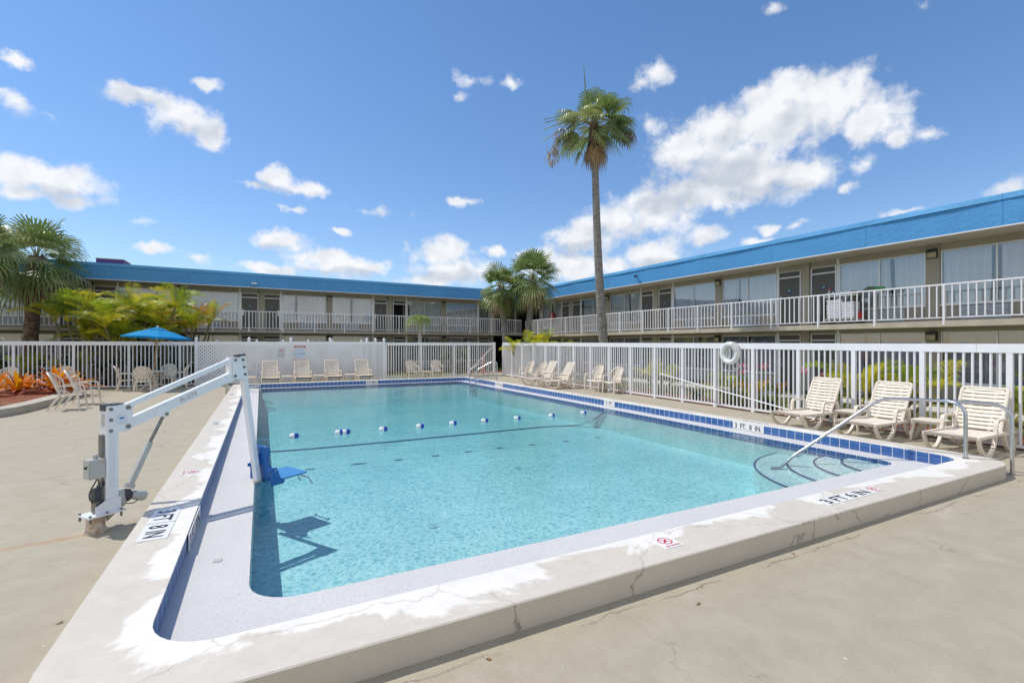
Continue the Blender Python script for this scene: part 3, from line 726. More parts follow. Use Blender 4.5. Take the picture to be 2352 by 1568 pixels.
mb = MB(); mb.box(.052,.21,-.06,.06,1.203,1.212); mb.box(.052,.062,-.045,.045,1.15,1.203); lp(mb, 'post_cap', M['black_plastic'])
mb = MB()
def boltM(x, z, s): return LMX(x, z, s)
for s in (-1, 1):
    mb.prism([(.063,1.20),(.063,.945),(.165,.935),(.215,.925),(.262,.95),(.278,.985),(.285,1.17),(.272,1.196)], s*.060-.004, s*.060+.004, 0, XZ)
    for x, z in ((.095,1.165),(.095,1.06),(.095,.955),(.243,1.168),(.243,.978)):
        rr = .0125 if x < .2 else .017
        mb.tube([(x, s*.064, z),(x, s*.078, z)], rr, 10, 1); mb.tube([(x, s*.064, z),(x, s*.0665, z)], rr*1.5, 12, 2)
lp(mb, 'pivot_bracket', [M['white_metal'], M['darksteel'], M['steel']])
mb = MB(); mb.lathe([(0,0),(.052,0),(.052,.0015),(0,.0015)], 28, 0, T(.185,-.0642,1.055) @ RX(PI/2)); mb.lathe([(.044,0),(.047,0),(.047,.0022),(.044,.0022)], 28, 1, T(.185,-.0643,1.055) @ RX(PI/2))
mb.box(.165,.205,-.0672,-.0658,1.06,1.078,2); mb.box(.17,.2,-.0672,-.0658,1.03,1.038,1); lp(mb, 'round_sticker', [M['sign_white'], M['louver'], M['blue_ink']])
mb = MB(); mb.box(.0585,.0598,-.04,.04,.98,1.14,0); mb.box(.0572,.0584,-.03,.03,1.0,1.12,1); lp(mb, 'warning_sticker', [M['sign_white'], M['plastic_grey']])
mb = MB(); mb.box(.085,.14,-.0532,-.0522,.40,.92); lp(mb, 'reflective_strip', M['sign_white'])
# arms
def armbox(name, a, b, w, h):
    mb = MB(); mb.beam(a, b, w, h); return lp(mb, name, M['white_metal'], bevel=.006)
armbox('upper_arm', (.235,0,1.168), (1.40,0,1.612), .05, .055)
lo = armbox('lower_arm', (.235,0,.985), (1.41,0,1.418), .062, .105)
sl = math.atan2(.433,1.175); la = Vector((math.cos(sl),0,math.sin(sl))); lu = Vector((-math.sin(sl),0,math.cos(sl)))
mb = MB(); mt = frame(Vector((.235,-.0335,.985))+la*.66+lu*0.0, la, lu); mb.text('R-375', mt, .05, 0, fit=.19); mb.build('lettering', M['plastic_grey'], lo)
mb = MB()
for s in (-1, 1): mb.prism([(.50,1.045),(.60,1.02),(.635,1.03),(.655,1.06),(.655,1.10),(.64,1.165),(.52,1.12)], s*.036-.003, s*.036+.003, 0, XZ)
mb.tube([(.617,-.052,1.05),(.617,.052,1.05)], .016, 10, 1); lp(mb, 'arm_lug', [M['white_metal'], M['darksteel']])
mb = MB()
for s in (-1, 1):
    mb.prism([(1.365,1.632),(1.372,1.39),(1.40,1.372),(1.57,1.37),(1.545,1.60),(1.53,1.625)], s*.048-.004, s*.048+.004, 0, XZ)
    for x, z in ((1.40,1.605),(1.50,1.605),(1.515,1.515),(1.398,1.41),(1.53,1.425)): mb.tube([(x, s*.05, z),(x, s*.066, z)], .013, 10, 1); mb.tube([(x, s*.05, z),(x, s*.0545, z)], .019, 12, 2)
mb.box(1.34,1.40,-.038,.038,1.42,1.64,0)
lp(mb, 'head_bracket', [M['white_metal'], M['darksteel'], M['steel']])
mb = MB(); mb.beam((1.505,0,1.665),(1.74,0,.035), .075, .065, up=(1,0,0)); lp(mb, 'hanger_mast', M['white_metal'], bevel=.006)
mb = MB(); mb.beam((1.44,0,1.655),(1.545,0,1.668), .078, .02); lp(mb, 'mast_cap', M['black_plastic'])
mb = MB(); mb.beam((1.739,0,.045),(1.742,0,.02), .079, .069, up=(1,0,0)); lp(mb, 'mast_foot', M['rusty'])
# actuator
mb = MB(); mb.tube([(.617,0,1.05),(.47,0,.76)], .017, 10, 0); lp(mb, 'actuator_rod', M['darksteel'], smooth=40)
mb = MB(); mb.beam((.475,0,.775),(.285,0,.36), .05, .05); lp(mb, 'actuator_tube', M['grey_plastic'], bevel=.006)
mb = MB(); mb.tube([(.295,0,.385),(.275,0,.345)], .05, 16, 0)
mb.tube([(.20,0,.355),(.20,0,.34),(.205,0,.235),(.225,0,.20),(.24,0,.195)], [.03,.042,.05,.04,.02], 14, 0)
mb.tube([(.265,0,.335),(.255,0,.29),(.262,0,.245),(.27,0,.225)], [.035,.05,.045,.03], 14, 1)
mb.tube([(.30,0,.27),(.33,0,.262),(.40,0,.235),(.425,0,.226)], [.035,.048,.053,.048], 18, 0)
mb.tube([(.235,0,.20),(.25,0,.235)], .02, 10, 2); lp(mb, 'actuator_motor', [M['grey_plastic'], M['black_plastic'], M['darksteel']], smooth=40)
# control box, battery, cables
mb = MB(); mb.box(-.07,.052,-.055,.055,.515,.70,0); mb.box(-.078,-.07,-.05,.05,.52,.695,0); mb.tube([(-.005,0,.70),(-.005,0,.742)], .02, 10, 0)
mb.tube([(-.08,-.01,.63),(-.095,-.01,.63)], .014, 8, 1); mb.box(.015,.045,-.0575,-.0555,.655,.68,2); mb.box(.015,.045,-.0575,-.0555,.525,.545,2)
lp(mb, 'control_box', [M['grey_plastic'], M['black_plastic'], M['rusty']], bevel=.006)
mb = MB(); mb.box(.035,.057,-.03,.03,.70,.92); lp(mb, 'mounting_rail', M['darksteel'])
mb = MB(); mb.box(.04,.056,-.02,.02,.19,.51); lp(mb, 'mounting_rail', M['darksteel'])
mb = MB(); mb.box(-.028,.035,-.04,.04,.295,.415,0); mb.box(-.024,.03,-.036,.036,.18,.295,1); lp(mb, 'battery_pack', [M['black_plastic'], M['darksteel']], bevel=.008)
mb = MB(); mb.tube(smoothp([(.01,0,.515),(.0,0,.48),(-.03,-.01,.44),(-.055,-.01,.38),(-.05,-.01,.32),(-.02,-.01,.28)]), .006, 6)
mb.tube(smoothp([(.015,0,.515),(.02,-.01,.46),(.0,-.02,.43),(.03,-.03,.425),(.055,-.03,.445),(.05,-.03,.47),(.025,-.03,.455),(.01,-.02,.42)]), .006, 6)
mb.tube(smoothp([(.25,-.02,.20),(.30,-.03,.19),(.34,-.03,.21),(.345,-.02,.25)]), .005, 6); lp(mb, 'cable', M['black_plastic'], smooth=60)
# seat (own axes: x forward, y left)
SM = LM.inverted() @ T(-.055,7.075,-.03) @ RZ(math.atan2(.46,.89))
mb = MB()
prof = []
# backrest shell: curved panel, tall, wings swept back
for s0, s1 in ((-1, 1),):
    k = 12; rows = [(.045,.27),(.10,.30),(.22,.27),(.30,.215),(.38,.235),(.46,.265),(.50,.255),(.525,.20)]
    vs = []; 
    for z, hw in rows:
        for i in range(k+1):
            y = (-hw+2*hw*i/k)*1.12+.06; x = .075-.12*(z-.05)+.10*(abs(y)/.3)**2.2*.6; vs.append((x, y, z))
    fs = [(r*(k+1)+i, r*(k+1)+i+1, (r+1)*(k+1)+i+1, (r+1)*(k+1)+i) for r in range(len(rows)-1) for i in range(k)]
    mb.add(vs, fs, 0, SM)
bk = lp(mb, 'backrest', M['seat_blue'], smooth=60); sm = bk.modifiers.new('solid', 'SOLIDIFY'); sm.thickness = .022
mb = MB()
for s in (-1, 1):
    mb.prism([(-.045,.41),(.06,.47),(.07,.30),(-.02,.25),(-.05,.30)], s*.05-.012, s*.05+.012, 0, SM @ XZ)
mb.tube([(-.015,-.066,.34),(-.015,.066,.34)], .008, 8, 1, M=SM); lp(mb, 'back_clamp', [M['seat_blue'], M['steel']], bevel=.006)
mb = MB(); k = 14
for i in range(k):
    y0 = -.245+.49*i/k; y1 = y0+.49/k-.006
    mb.add([(.06,y0,.075),(.56,y0,.10),(.56,y1,.10),(.06,y1,.075),(.06,y0,.055),(.56,y0,.08),(.56,y1,.08),(.06,y1,.055)], [(0,1,2,3),(7,6,5,4),(0,4,5,1),(1,5,6,2),(2,6,7,3),(3,7,4,0)], 0, SM)
mb.add([(.06,-.245,.052),(.56,-.245,.078),(.56,.245,.078),(.06,.245,.052),(.06,-.245,.068),(.56,-.245,.092),(.56,.245,.092),(.06,.245,.068)], [(3,2,1,0),(4,5,6,7),(0,1,5,4),(1,2,6,5),(2,3,7,6),(3,0,4,7)], 0, SM)
lp(mb, 'seat', M['seat_blue_slats'], bevel=.003)
for s in (-1, 1):
    mb = MB(); mb.prism([(.055,.02),(.21,.02),(.235,.055),(.17,.11),(.135,.21),(.125,.245),(.045,.245),(.055,.15)], s*.262-.014, s*.262+.014, 0, SM @ XZ)
    lp(mb, 'side_panel', M['seat_blue'], bevel=.006)
    mb = MB(); mb.box(.02,.052,s*.262-.016,s*.262+.016,.20,.243,0,SM); lp(mb, 'hinge_block', M['seat_blue'], bevel=.004)
    mb = MB(); mb.tube([(.10,s*.262-.02,.215),(.10,s*.262+.02,.215)], .011, 8, 0, M=SM); lp(mb, 'pin', M['steel'])
mb = MB()
for s in (-1, 1): mb.tube([(.46,s*.14,.075),(.64,s*.15,-.02),(.70,s*.15,-.12)], .011, 8, 0, M=SM)
mb.tube([(.64,-.15,-.02),(.64,.15,-.02)], .011, 8, 0, M=SM); lp(mb, 'footrest_tube', M['steel'], smooth=60)

# ---------------------------------------------------------------- hand rails
def rail(name, label, branches, loc, r=.024):
    o = thing(name, label, 'handrail', loc)
    for nm, pts in branches:
        mb = MB(); mb.tube([tuple(Vector(p)-Vector(loc)) for p in pts], r, 12)
        mb.build(nm, M['steel'], o, smooth=60)
        if nm in ('rail_tube', 'post_tube'):
            for p in (pts[-1],):
                if p[2] > -.05:
                    mb = MB(); q = Vector(p)-Vector(loc); mb.lathe([(0,0),(r*1.7,0),(r*1.6,.012),(r,.016),(0,.016)], 14, M=T(*q)); mb.build('floor_collar', M['darksteel'], o, smooth=40)
    return o
def arc3(a, b, c, k=7):
    a, b, c = Vector(a), Vector(b), Vector(c); return [tuple(a*(1-t)**2+b*2*t*(1-t)+c*t*t) for t in [i/k for i in range(k+1)]]
# stair rail at the near right corner
A0 = Vector((7.669,4.808,0)); A1 = Vector((8.60,4.02,.955)); A2 = Vector((8.93,3.35,.965)); A3 = Vector((9.17,2.82,.95)); A4 = Vector((9.18,2.701,0))
dn = (A0-A1).normalized()
path = [tuple(A0+dn*.28+Vector((0,0,-.05))), tuple(A0)]+arc3(A1+dn*.22, A1, A1+(A2-A1).normalized()*.16)+[tuple(A2)]+arc3(A3-(A3-A2).normalized()*.10+Vector((0,0,0)), A3+Vector((.01,-.06,0)), (9.18,2.705,.80))+[tuple(A4)]
br = arc3(A2-(A2-A1).normalized()*.02, (8.87,3.11,.975), (8.873,3.09,.80))+[(8.873,3.089,CZ)]
rail('stair_handrail', 'bright steel handrail with two posts beside the corner pool steps', [('rail_tube', path), ('post_tube', br), ('foot_brace', [tuple(A0+dn*.28+Vector((0,0,-.05))), (7.34,4.98,-.21)])], (9.18,2.701,0))
# figure-four ladder rails at the far corners
def ladder(label, pool_pts, deck_pts, loc):
    brs = []
    for (p, q) in zip(pool_pts, deck_pts):
        p = Vector(p); q = Vector(q); d = (q-p); d.z = 0; L_ = d.length; d.normalize()
        pk = q+Vector((0,0,.90)); e = p+Vector((0,0,.62))
        pts = [tuple(p+Vector((0,0,-.55))), tuple(p+Vector((0,0,.46)))]+arc3(p+Vector((0,0,.46)), e, e+d*.14+Vector((0,0,.07)))+[]
        pts += arc3(pk-d*.28-Vector((0,0,.10)), pk-d*.06+Vector((0,0,.02)), pk+Vector((0,0,-.16)))+[tuple(q)]
        brs.append(('rail_tube', pts)); brs.append(('lower_bar', [tuple(p+Vector((0,0,.20))), tuple(q+Vector((0,0,.12)))]))
    o = rail('pool_ladder', label, brs, loc)
    mb = MB()
    for z in (-.14,-.34): mb.tube([tuple(Vector(pool_pts[0])+Vector((0,0,z))-Vector(loc)), tuple(Vector(pool_pts[1])+Vector((0,0,z))-Vector(loc))], .02, 8)
    mb.build('rung', M['steel'], o)
ladder('steel ladder rails at the far right pool corner by the gate', [(8.42,20.35,0),(8.50,19.85,0)], [(9.33,20.3,CZ),(9.37,19.45,CZ)][:2], (9.33,20,0))
ladder('steel ladder rails on the left pool edge behind the lift arm', [(-.03,21.0,0),(-.03,20.4,0)], [(-1.13,21.1,0.),(-1.13,20.3,0.)], (-1.13,20.7,0))

# ---------------------------------------------------------------- furniture
def bowed(y, w): return -.018*(1-(2*y/w)**2)
def make_lounger():
    """local x runs from the foot end (0) to the head; origin on the deck at the foot end"""
    o = thing('chaise_lounge', '', 'sun lounger')
    W = .68
    def plank(mb, x0, x1, z0, z1, w, th=.018, n=6):
        for i in range(n):
            y0 = -w/2+w*i/n; y1 = y0+w/n
            b0, b1 = bowed(y0, w), bowed(y1, w)
            mb.add([(x0,y0,z0+b0),(x1,y0,z1+b0),(x1,y1,z1+b1),(x0,y1,z0+b1),(x0,y0,z0+b0-th),(x1,y0,z1+b0-th),(x1,y1,z1+b1-th),(x0,y1,z0+b1-th)], [(0,1,2,3),(7,6,5,4),(0,4,5,1),(1,5,6,2),(2,6,7,3),(3,7,4,0)])
    mb = MB()
    for i in range(15):
        x = .015+i*.0715; plank(mb, x, x+.052, .345-.02*math.sin(PI*min(1,x/1.1)), .345-.02*math.sin(PI*min(1,(x+.052)/1.1)), W-.08)
    for s in (-1, 1):
        mb.box(0, 1.08, s*W/2-.022, s*W/2+.022, .30, .348); mb.box(.0,.03,-W/2,W/2,.30,.35)
    mb.box(0,1.08,-.02,.02,.29,.315); mb.box(0,1.08,-.2,-.17,.29,.315); mb.box(0,1.08,.17,.2,.29,.315)
    mb.build('seat', M['plastic'], o, bevel=.006)
    # backrest
    mb = MB(); hx, hz = 1.02, .34; an = R(62); d = Vector((math.cos(an),0,math.sin(an))); nn = Vector((-math.sin(an),0,math.cos(an)))
    BM = frame((hx,0,hz), d, (0,1,0)); wb = .60
    for i in range(10):
        x = .04+i*.072
        plank2 = [(x, x+.048)]
        for x0, x1 in plank2:
            for j in range(6):
                y0 = -wb/2+.02+(wb-.04)*j/6; y1 = y0+(wb-.04)/6; b0 = bowed(y0,wb)*1.2; b1 = bowed(y1,wb)*1.2
                mb.add([(x0,y0,b0),(x1,y0,b0),(x1,y1,b1),(x0,y1,b1),(x0,y0,b0-.034),(x1,y0,b0-.034),(x1,y1,b1-.034),(x0,y1,b1-.034)], [(0,1,2,3),(7,6,5,4),(0,4,5,1),(1,5,6,2),(2,6,7,3),(3,7,4,0)], 0, BM)
    rim = [(0,-wb/2,-.012),(.66,-wb/2,-.012)]+[(.74+.05*math.sin(t),-wb/2+.05-.05*math.cos(t),-.012) for t in (0,.5,1.0,1.57)]+[(.792,0,-.022)]+[(.74+.05*math.sin(t),wb/2-.05+.05*math.cos(t),-.012) for t in (1.57,1.0,.5,0)]+[(.66,wb/2,-.012),(0,wb/2,-.012)]
    mb.tube(rim, .027, 8, 0, M=BM); mb.box(.74,.80,-wb/2+.05,wb/2-.05,-.035,-.005,0,BM)
    for y in (-.15,.15): mb.box(.02,.76,y-.018,y+.018,-.05,-.03,0,BM)
    mb.build('backrest', M['plastic'], o, smooth=40)
    for y in (-.2,.2): mb = MB(); mb.beam(tuple(Vector((hx,y,hz))+d*.5-nn*.04), (1.52,y,.30), .03, .045); mb.build('back_prop', M['plastic'], o)
    mb = MB()
    for s in (-1, 1): mb.box(1.08,1.66,s*W/2-.022,s*W/2+.022,.285,.335)
    for i in range(7): mb.box(1.12+i*.075,1.17+i*.075,-W/2,W/2,.30,.325)
    mb.box(1.63,1.67,-W/2,W/2,.285,.335)
    mb.build('rear_frame', M['plastic'], o, bevel=.006)
    for s in (-1, 1):
        y = s*(W/2+.004)
        for nm, pts, wd in (('front_leg', [(.03,y,.31),(.10,y,.16),(.27,y*1.0,.035),(.45,y,.035),(.62,y,.17),(.68,y,.33),(.70,y,.44)], .055),
                            ('rear_leg', [(1.02,y,.30),(1.10,y,.15),(1.25,y,.035),(1.42,y,.035),(1.56,y,.15),(1.63,y,.31)], .055)):
            mb = MB(); P = smoothp(pts, 4)
            for a, b in zip(P, P[1:]): mb.beam(a, tuple(Vector(b)+(Vector(b)-Vector(a))*.12), .045, wd, up=(0,0,1) if abs(b[2]-a[2])<abs(b[0]-a[0]) else (1,0,0))
            mb.box(pts[2][0]-.02, pts[3][0]+.02, y-.03, y+.03, 0, .055); mb.build(nm, M['plastic'], o, smooth=50)
        mb = MB(); P = smoothp([(.69,y,.43),(.72,y,.535),(.80,y,.56),(1.10,y,.55),(1.17,y,.50),(1.18,y,.34)], 4)
        for a, b in zip(P, P[1:]): mb.beam(a, tuple(Vector(b)+(Vector(b)-Vector(a))*.12), .055, .035, up=(0,0,1) if abs(b[2]-a[2])<abs(b[0]-a[0]) else (1,0,0))
        mb.build('armrest', M['plastic'], o, smooth=50)
    return o
lg = make_lounger(); first = [True]
def put_lounger(x, y, rz, label, group, sc=None):
    if first[0]:
        lg.location = (x,y,0); lg.rotation_euler = (0,0,rz); lg['label'] = label; lg['group'] = group; first[0] = False
        if sc: lg.scale = sc
        return lg
    return dup(lg, (x,y,0), rz, label, group, sc)
g1 = 'sun loungers along the right fence'; g2 = 'sun loungers in front of the lattice fence'
put_lounger(9.83, 6.36, R(-3), 'cream slatted lounger on the right deck, farthest from the corner handrail of three', g1)
put_lounger(9.80, 5.02, R(-1), 'cream slatted lounger on the right deck, middle one of the three near the handrail', g1)
put_lounger(9.82, 3.62, R(1), 'cream slatted lounger directly behind the steel handrail at the right frame edge', g1)
put_lounger(9.95, 17.9, R(-2), 'cream lounger by the far right fence, beside two resin armchairs', g1)
put_lounger(9.93, 16.55, R(-4), 'cream lounger by the far right fence, nearer one with armchairs to its right', g1)
for x, lb in ((.36,'cream lounger leftmost of the four at the lattice fence'),(1.66,'cream lounger under the red pool rules sign'),(2.95,'cream lounger at the lattice fence just right of the pool rules sign'),(4.33,'cream lounger rightmost of the four at the lattice fence')):
    put_lounger(x, 22.85, R(90), lb, g2)

def make_side_table():
    o = thing('side_table', '', 'side table'); mb = MB()
    s = .23
    poly = [(-s,-s+.04),(-s+.04,-s),(s-.04,-s),(s,-s+.04),(s,s-.04),(s-.04,s),(-s+.04,s),(-s,s-.04)]
    mb.prism(poly, .385, .41); mb.prism([(x*.94,y*.94) for x,y in poly], .35, .386); mb.build('table_top', M['plastic'], o, bevel=.006)
    for sx in (-1,1):
        for sy in (-1,1):
            mb = MB(); mb.beam((sx*.19,sy*.19,.37),(sx*.225,sy*.225,0), .05, .05, w2=.028, h2=.028)
            mb.beam((sx*.14,sy*.20,.37),(sx*.215,sy*.222,.02), .07, .012, w2=.02); mb.build('leg', M['plastic'], o)
    return o
tb = make_side_table(); fst = [True]
def put_table(x, y, rz, label, sc=None):
    if fst[0]: tb.location = (x,y,0); tb.rotation_euler = (0,0,rz); tb['label'] = label; tb['group'] = 'small resin side tables'; fst[0] = False; return
    dup(tb, (x,y,0), rz, label, 'small resin side tables', sc)
put_table(10.98, 4.32, 0, 'small cream table between the middle and nearest right loungers')
put_table(11.0, 5.70, .1, 'small cream table between the farther two of the three right loungers')
put_table(11.3, 17.2, .2, 'small cream table between the two loungers at the far right fence')
put_table(11.32, 14.6, 0, 'small cream table between the paired armchairs nearest on the right')
for x, lb in ((-.42,'small cream table left of the lattice fence loungers'),(1.01,'small cream table left of the lounger under the rules sign'),(2.31,'small cream table right of the lounger under the rules sign'),(3.66,'small cream table left of the rightmost lattice fence lounger')): put_table(x, 23.3, 0, lb)
put_table(7.55, 24.2, 0, 'small cream table between two greyish chairs at the far picket fence')

def make_chair(low=False):
    """monobloc armchair; faces +x, origin under the seat centre"""
    o = thing('resin_armchair', '', 'armchair')
    sh = .42; P_ = M['plastic']
    mb = MB(); k = 6; W = .46
    rows = [(-.22,sh-.03 if not low else sh-.06),(-.1,sh-.02 if not low else sh-.04),(.1,sh),(.2,sh+.005),(.245,sh-.02)]
    vs = []
    for x, z in rows:
        for i in range(k+1):
            y = -W/2+W*i/k; vs.append((x, y, z-.015*(1-(2*y/W)**2)))
    mb.add(vs, [(r*(k+1)+i, (r+1)*(k+1)+i, (r+1)*(k+1)+i+1, r*(k+1)+i+1) for r in range(len(rows)-1) for i in range(k)])
    so_ = mb.build('seat', P_, o, smooth=60); m_ = so_.modifiers.new('s', 'SOLIDIFY'); m_.thickness = .02
    # fan back
    tilt = R(20 if low else 13); bx = -.20; bz = sh-.03; H = .70 if low else .60
    BM = T(bx,0,bz) @ RY(-tilt)
    mb = MB(); hwb, hwt = .18, .27
    arch = []
    for i in range(25):
        t = PI*i/24; arch.append((-.03*math.sin(t), hwt*math.cos(t)*1.0, H*.52+H*.46*math.sin(t)))
    side = lambda z: hwb+(hwt-hwb)*min(1,z/(H*.52))
    curve = lambda y: .10*(abs(y)/.27)**2
    rim = [(curve(.18), side(0), 0), (curve(.22), side(.2), .15)]+[(x+curve(y), y, z) for x, y, z in arch]+[(curve(.22), -side(.2), .15), (curve(.18), -side(0), 0)]
    mb.tube(rim, .021, 6, 0, M=BM)
    for i in range(9):
        f = (i-4)/4.; yb = f*hwb*.88; yt = f*hwt*.90; zt = H*.52+H*.44*math.sqrt(max(0, 1-(yt/hwt)**2)); z0 = .13
        wb_, wt_ = .031, .046+.006*(1-abs(f))
        a = Vector((curve(yb), yb, z0)); b = Vector((curve(yt)-.02, yt, zt))
        n_ = 4
        for j in range(n_):
            p = a.lerp(b, j/n_); q = a.lerp(b, (j+1)/n_); w0 = wb_+(wt_-wb_)*j/n_; w1 = wb_+(wt_-wb_)*(j+1)/n_
            mb.add([(p.x,p.y-w0/2,p.z),(p.x,p.y+w0/2,p.z),(q.x,q.y+w1/2,q.z),(q.x,q.y-w1/2,q.z),(p.x-.01,p.y-w0/2,p.z),(p.x-.01,p.y+w0/2,p.z),(q.x-.01,q.y+w1/2,q.z),(q.x-.01,q.y-w1/2,q.z)], [(0,1,2,3),(7,6,5,4),(0,3,7,4),(1,5,6,2)], 0, BM)
    for z0, z1 in ((.0,.03),(.085,.14)):
        for j in range(6):
            ya = -hwb*.98+2*hwb*.98*j/6; yb = ya+2*hwb*.98/6
            mb.add([(curve(ya),ya,z0),(curve(yb),yb,z0),(curve(yb),yb,z1),(curve(ya),ya,z1)], [(0,1,2,3)], 0, BM)
    for y in (-.16,-.055,.055,.16): mb.box(curve(y)-.006,curve(y)+.004,y-.02,y+.02,.02,.09,0,BM)
    mb.build('backrest', P_, o, smooth=50)
    ah = sh+.24
    for s in (-1, 1):
        mb = MB(); fx = .22
        st_ = BM @ Vector((curve(.24), s*.245, .24 if not low else .26))
        P = smoothp([tuple(st_), (-.10,s*.28,ah+.01), (.08,s*.285,ah), (.18,s*.28,ah-.01), (.23,s*.275,ah-.05), (.25,s*.27,sh)], 4)
        for a, b in zip(P, P[1:]): mb.beam(a, tuple(Vector(b)+(Vector(b)-Vector(a))*.15), .055, .022, up=(0,0,1) if abs(b[2]-a[2])<abs(b[0]-a[0]) else (1,0,0))
        mb.build('armrest', P_, o, smooth=50)
        mb = MB(); mb.beam((.245,s*.268,sh+.02),(.27 if not low else .30,s*.285,0), .045, .045, up=(1,0,0), w2=.034, h2=.03); mb.build('front_leg', P_, o)
        mb = MB(); mb.beam((-.14,s*.22,sh-.01),(-.27 if not low else -.40,s*.265,0), .05, .07, up=(1,0,0), w2=.034, h2=.03); mb.build('rear_leg', P_, o)
    return o
ch0 = make_chair(False); chl = make_chair(True); used = {}
def put_chair(src, x, y, rz, label, group):
    if src.name not in used:
        used[src.name] = 1; src.location = (x,y,0); src.rotation_euler = (0,0,rz); src['label'] = label; src['group'] = group; return src
    return dup(src, (x,y,0), rz, label, group)
gA = 'resin armchairs around the umbrella table'; gB = 'resin armchairs along the right fence'; gC = 'resin chairs beside the planter'
put_chair(ch0, -3.95, 22.72, R(88), 'cream fan-back chair at the umbrella table with its back to the pool', gA)
put_chair(ch0, -4.66, 23.45, R(5), 'cream fan-back chair at the left side of the umbrella table', gA)
put_chair(ch0, -2.95, 23.55, R(190), 'cream fan-back chair at the right side of the umbrella table', gA)
put_chair(ch0, -3.45, 24.35, R(-95), 'fan-back chair behind the umbrella table against the picket fence', gA)
put_chair(chl, -4.68, 17.4, R(-2), 'cream high-back armchair in front of the planter, nearer to the camera', gC)
put_chair(chl, -4.70, 18.75, R(-5), 'cream high-back armchair beside the planter, just behind the nearer one', gC)
put_chair(ch0, -6.55, 23.75, R(-80), 'greyish fan-back chair behind the two high-back armchairs on the left', gC)
put_chair(ch0, -8.15, 23.75, R(-95), 'grey fan-back chair half hidden behind the orange bromeliads', gC)
put_chair(ch0, 6.85, 24.2, R(-85), 'greyish fan-back chair at the far picket fence, left of the small table', 'chairs at the far fence')
put_chair(ch0, 8.15, 24.2, R(-95), 'greyish fan-back chair at the far picket fence, right of the small table', 'chairs at the far fence')
put_chair(ch0, 11.42, 20.35, R(183), 'cream fan-back chair farthest along the right fence near the gate', gB)
put_chair(ch0, 11.3, 19.0, R(180), 'cream fan-back chair directly behind the far pair of loungers', gB)
put_chair(ch0, 11.48, 15.1, R(185), 'cream fan-back chair of the nearer right pair, left of the small table', gB)
put_chair(ch0, 11.46, 13.95, R(187), 'cream fan-back chair of the nearer right pair, right of the small table', gB)

# round table and umbrella
t = thing('round_table', 'round cream resin table under the blue umbrella', 'table', (-3.8,23.45,0))
mb = MB(); mb.lathe([(0,.70),(.50,.70),(.52,.715),(.52,.735),(.50,.745),(0,.745)], 36); mb.build('table_top', M['plastic'], t, smooth=40)
for a in range(4):
    mb = MB(); c, s = math.cos(a*PI/2+.6), math.sin(a*PI/2+.6)
    mb.beam((c*.40,s*.40,.70),(-c*.05,-s*.05,.36), .09, .03); mb.beam((0,0,.40),(c*.46,s*.46,0), .10, .035, w2=.05); mb.build('leg', M['plastic'], t)
um = thing('umbrella', 'bright blue octagonal patio umbrella on an orange wooden pole', 'umbrella', (-3.8,23.45,0))
um.rotation_euler = (R(-1), R(3.5), .2)
mb = MB(); mb.tube([(0,0,.05),(0,0,1.98)], .022, 12); mb.build('pole', M['wood'], um, smooth=60)
mb = MB(); n_ = 8; top = 2.46
def up(i, r, z, sag=0): a = 2*PI*i/n_; return (r*math.cos(a), r*math.sin(a), z)
rings = [(.30,2.37),(.65,2.26),(1.14,2.06)]
for i in range(n_):
    prev = None
    for r, z in rings:
        cur_ = [up(i, r, z), tuple((Vector(up(i, r, z))+Vector(up(i+1, r, z)))/2-Vector((0,0,.012 if r < 1 else -.02))), up(i+1, r, z)]
        if prev: mb.add(prev+cur_, [(0,3,4,1),(1,4,5,2)])
        prev = cur_
    a, b = up(i,1.14,2.06), up(i+1,1.14,2.06); m2 = tuple((Vector(a)+Vector(b))/2+Vector((0,0,.02)))
    mb.add([a, m2, b, tuple(Vector(b)*1.0-Vector((0,0,.035))), tuple(Vector(m2)-Vector((0,0,.035))), tuple(Vector(a)-Vector((0,0,.035)))], [(0,1,4,5),(1,2,3,4)])
mb.build('canopy', M['umbrella'], um)
mb = MB()
for i in range(n_): mb.add([up(i,.34,2.39), up(i+1,.34,2.39), (0,0,2.475)], [(0,1,2)])
mb.build('vent_cap', M['umbrella'], um)
mb = MB()
for i in range(n_): mb.tube([(0,0,2.40), up(i,1.13,2.045)], .008, 5); mb.tube([(0,0,1.80), up(i,.62,2.235)], .007, 5)
mb.build('rib', M['wood'], um)
mb = MB(); mb.lathe([(0,1.98),(.02,1.98),(.02,2.47),(.035,2.49),(.035,2.52),(0,2.54)], 12); mb.build('finial', M['float_white'], um, smooth=60)
mb = MB(); mb.lathe([(0,0),(.22,0),(.22,.05),(.05,.09),(.04,.25),(0,.25)], 20); mb.build('base', M['plastic'], um, smooth=40)
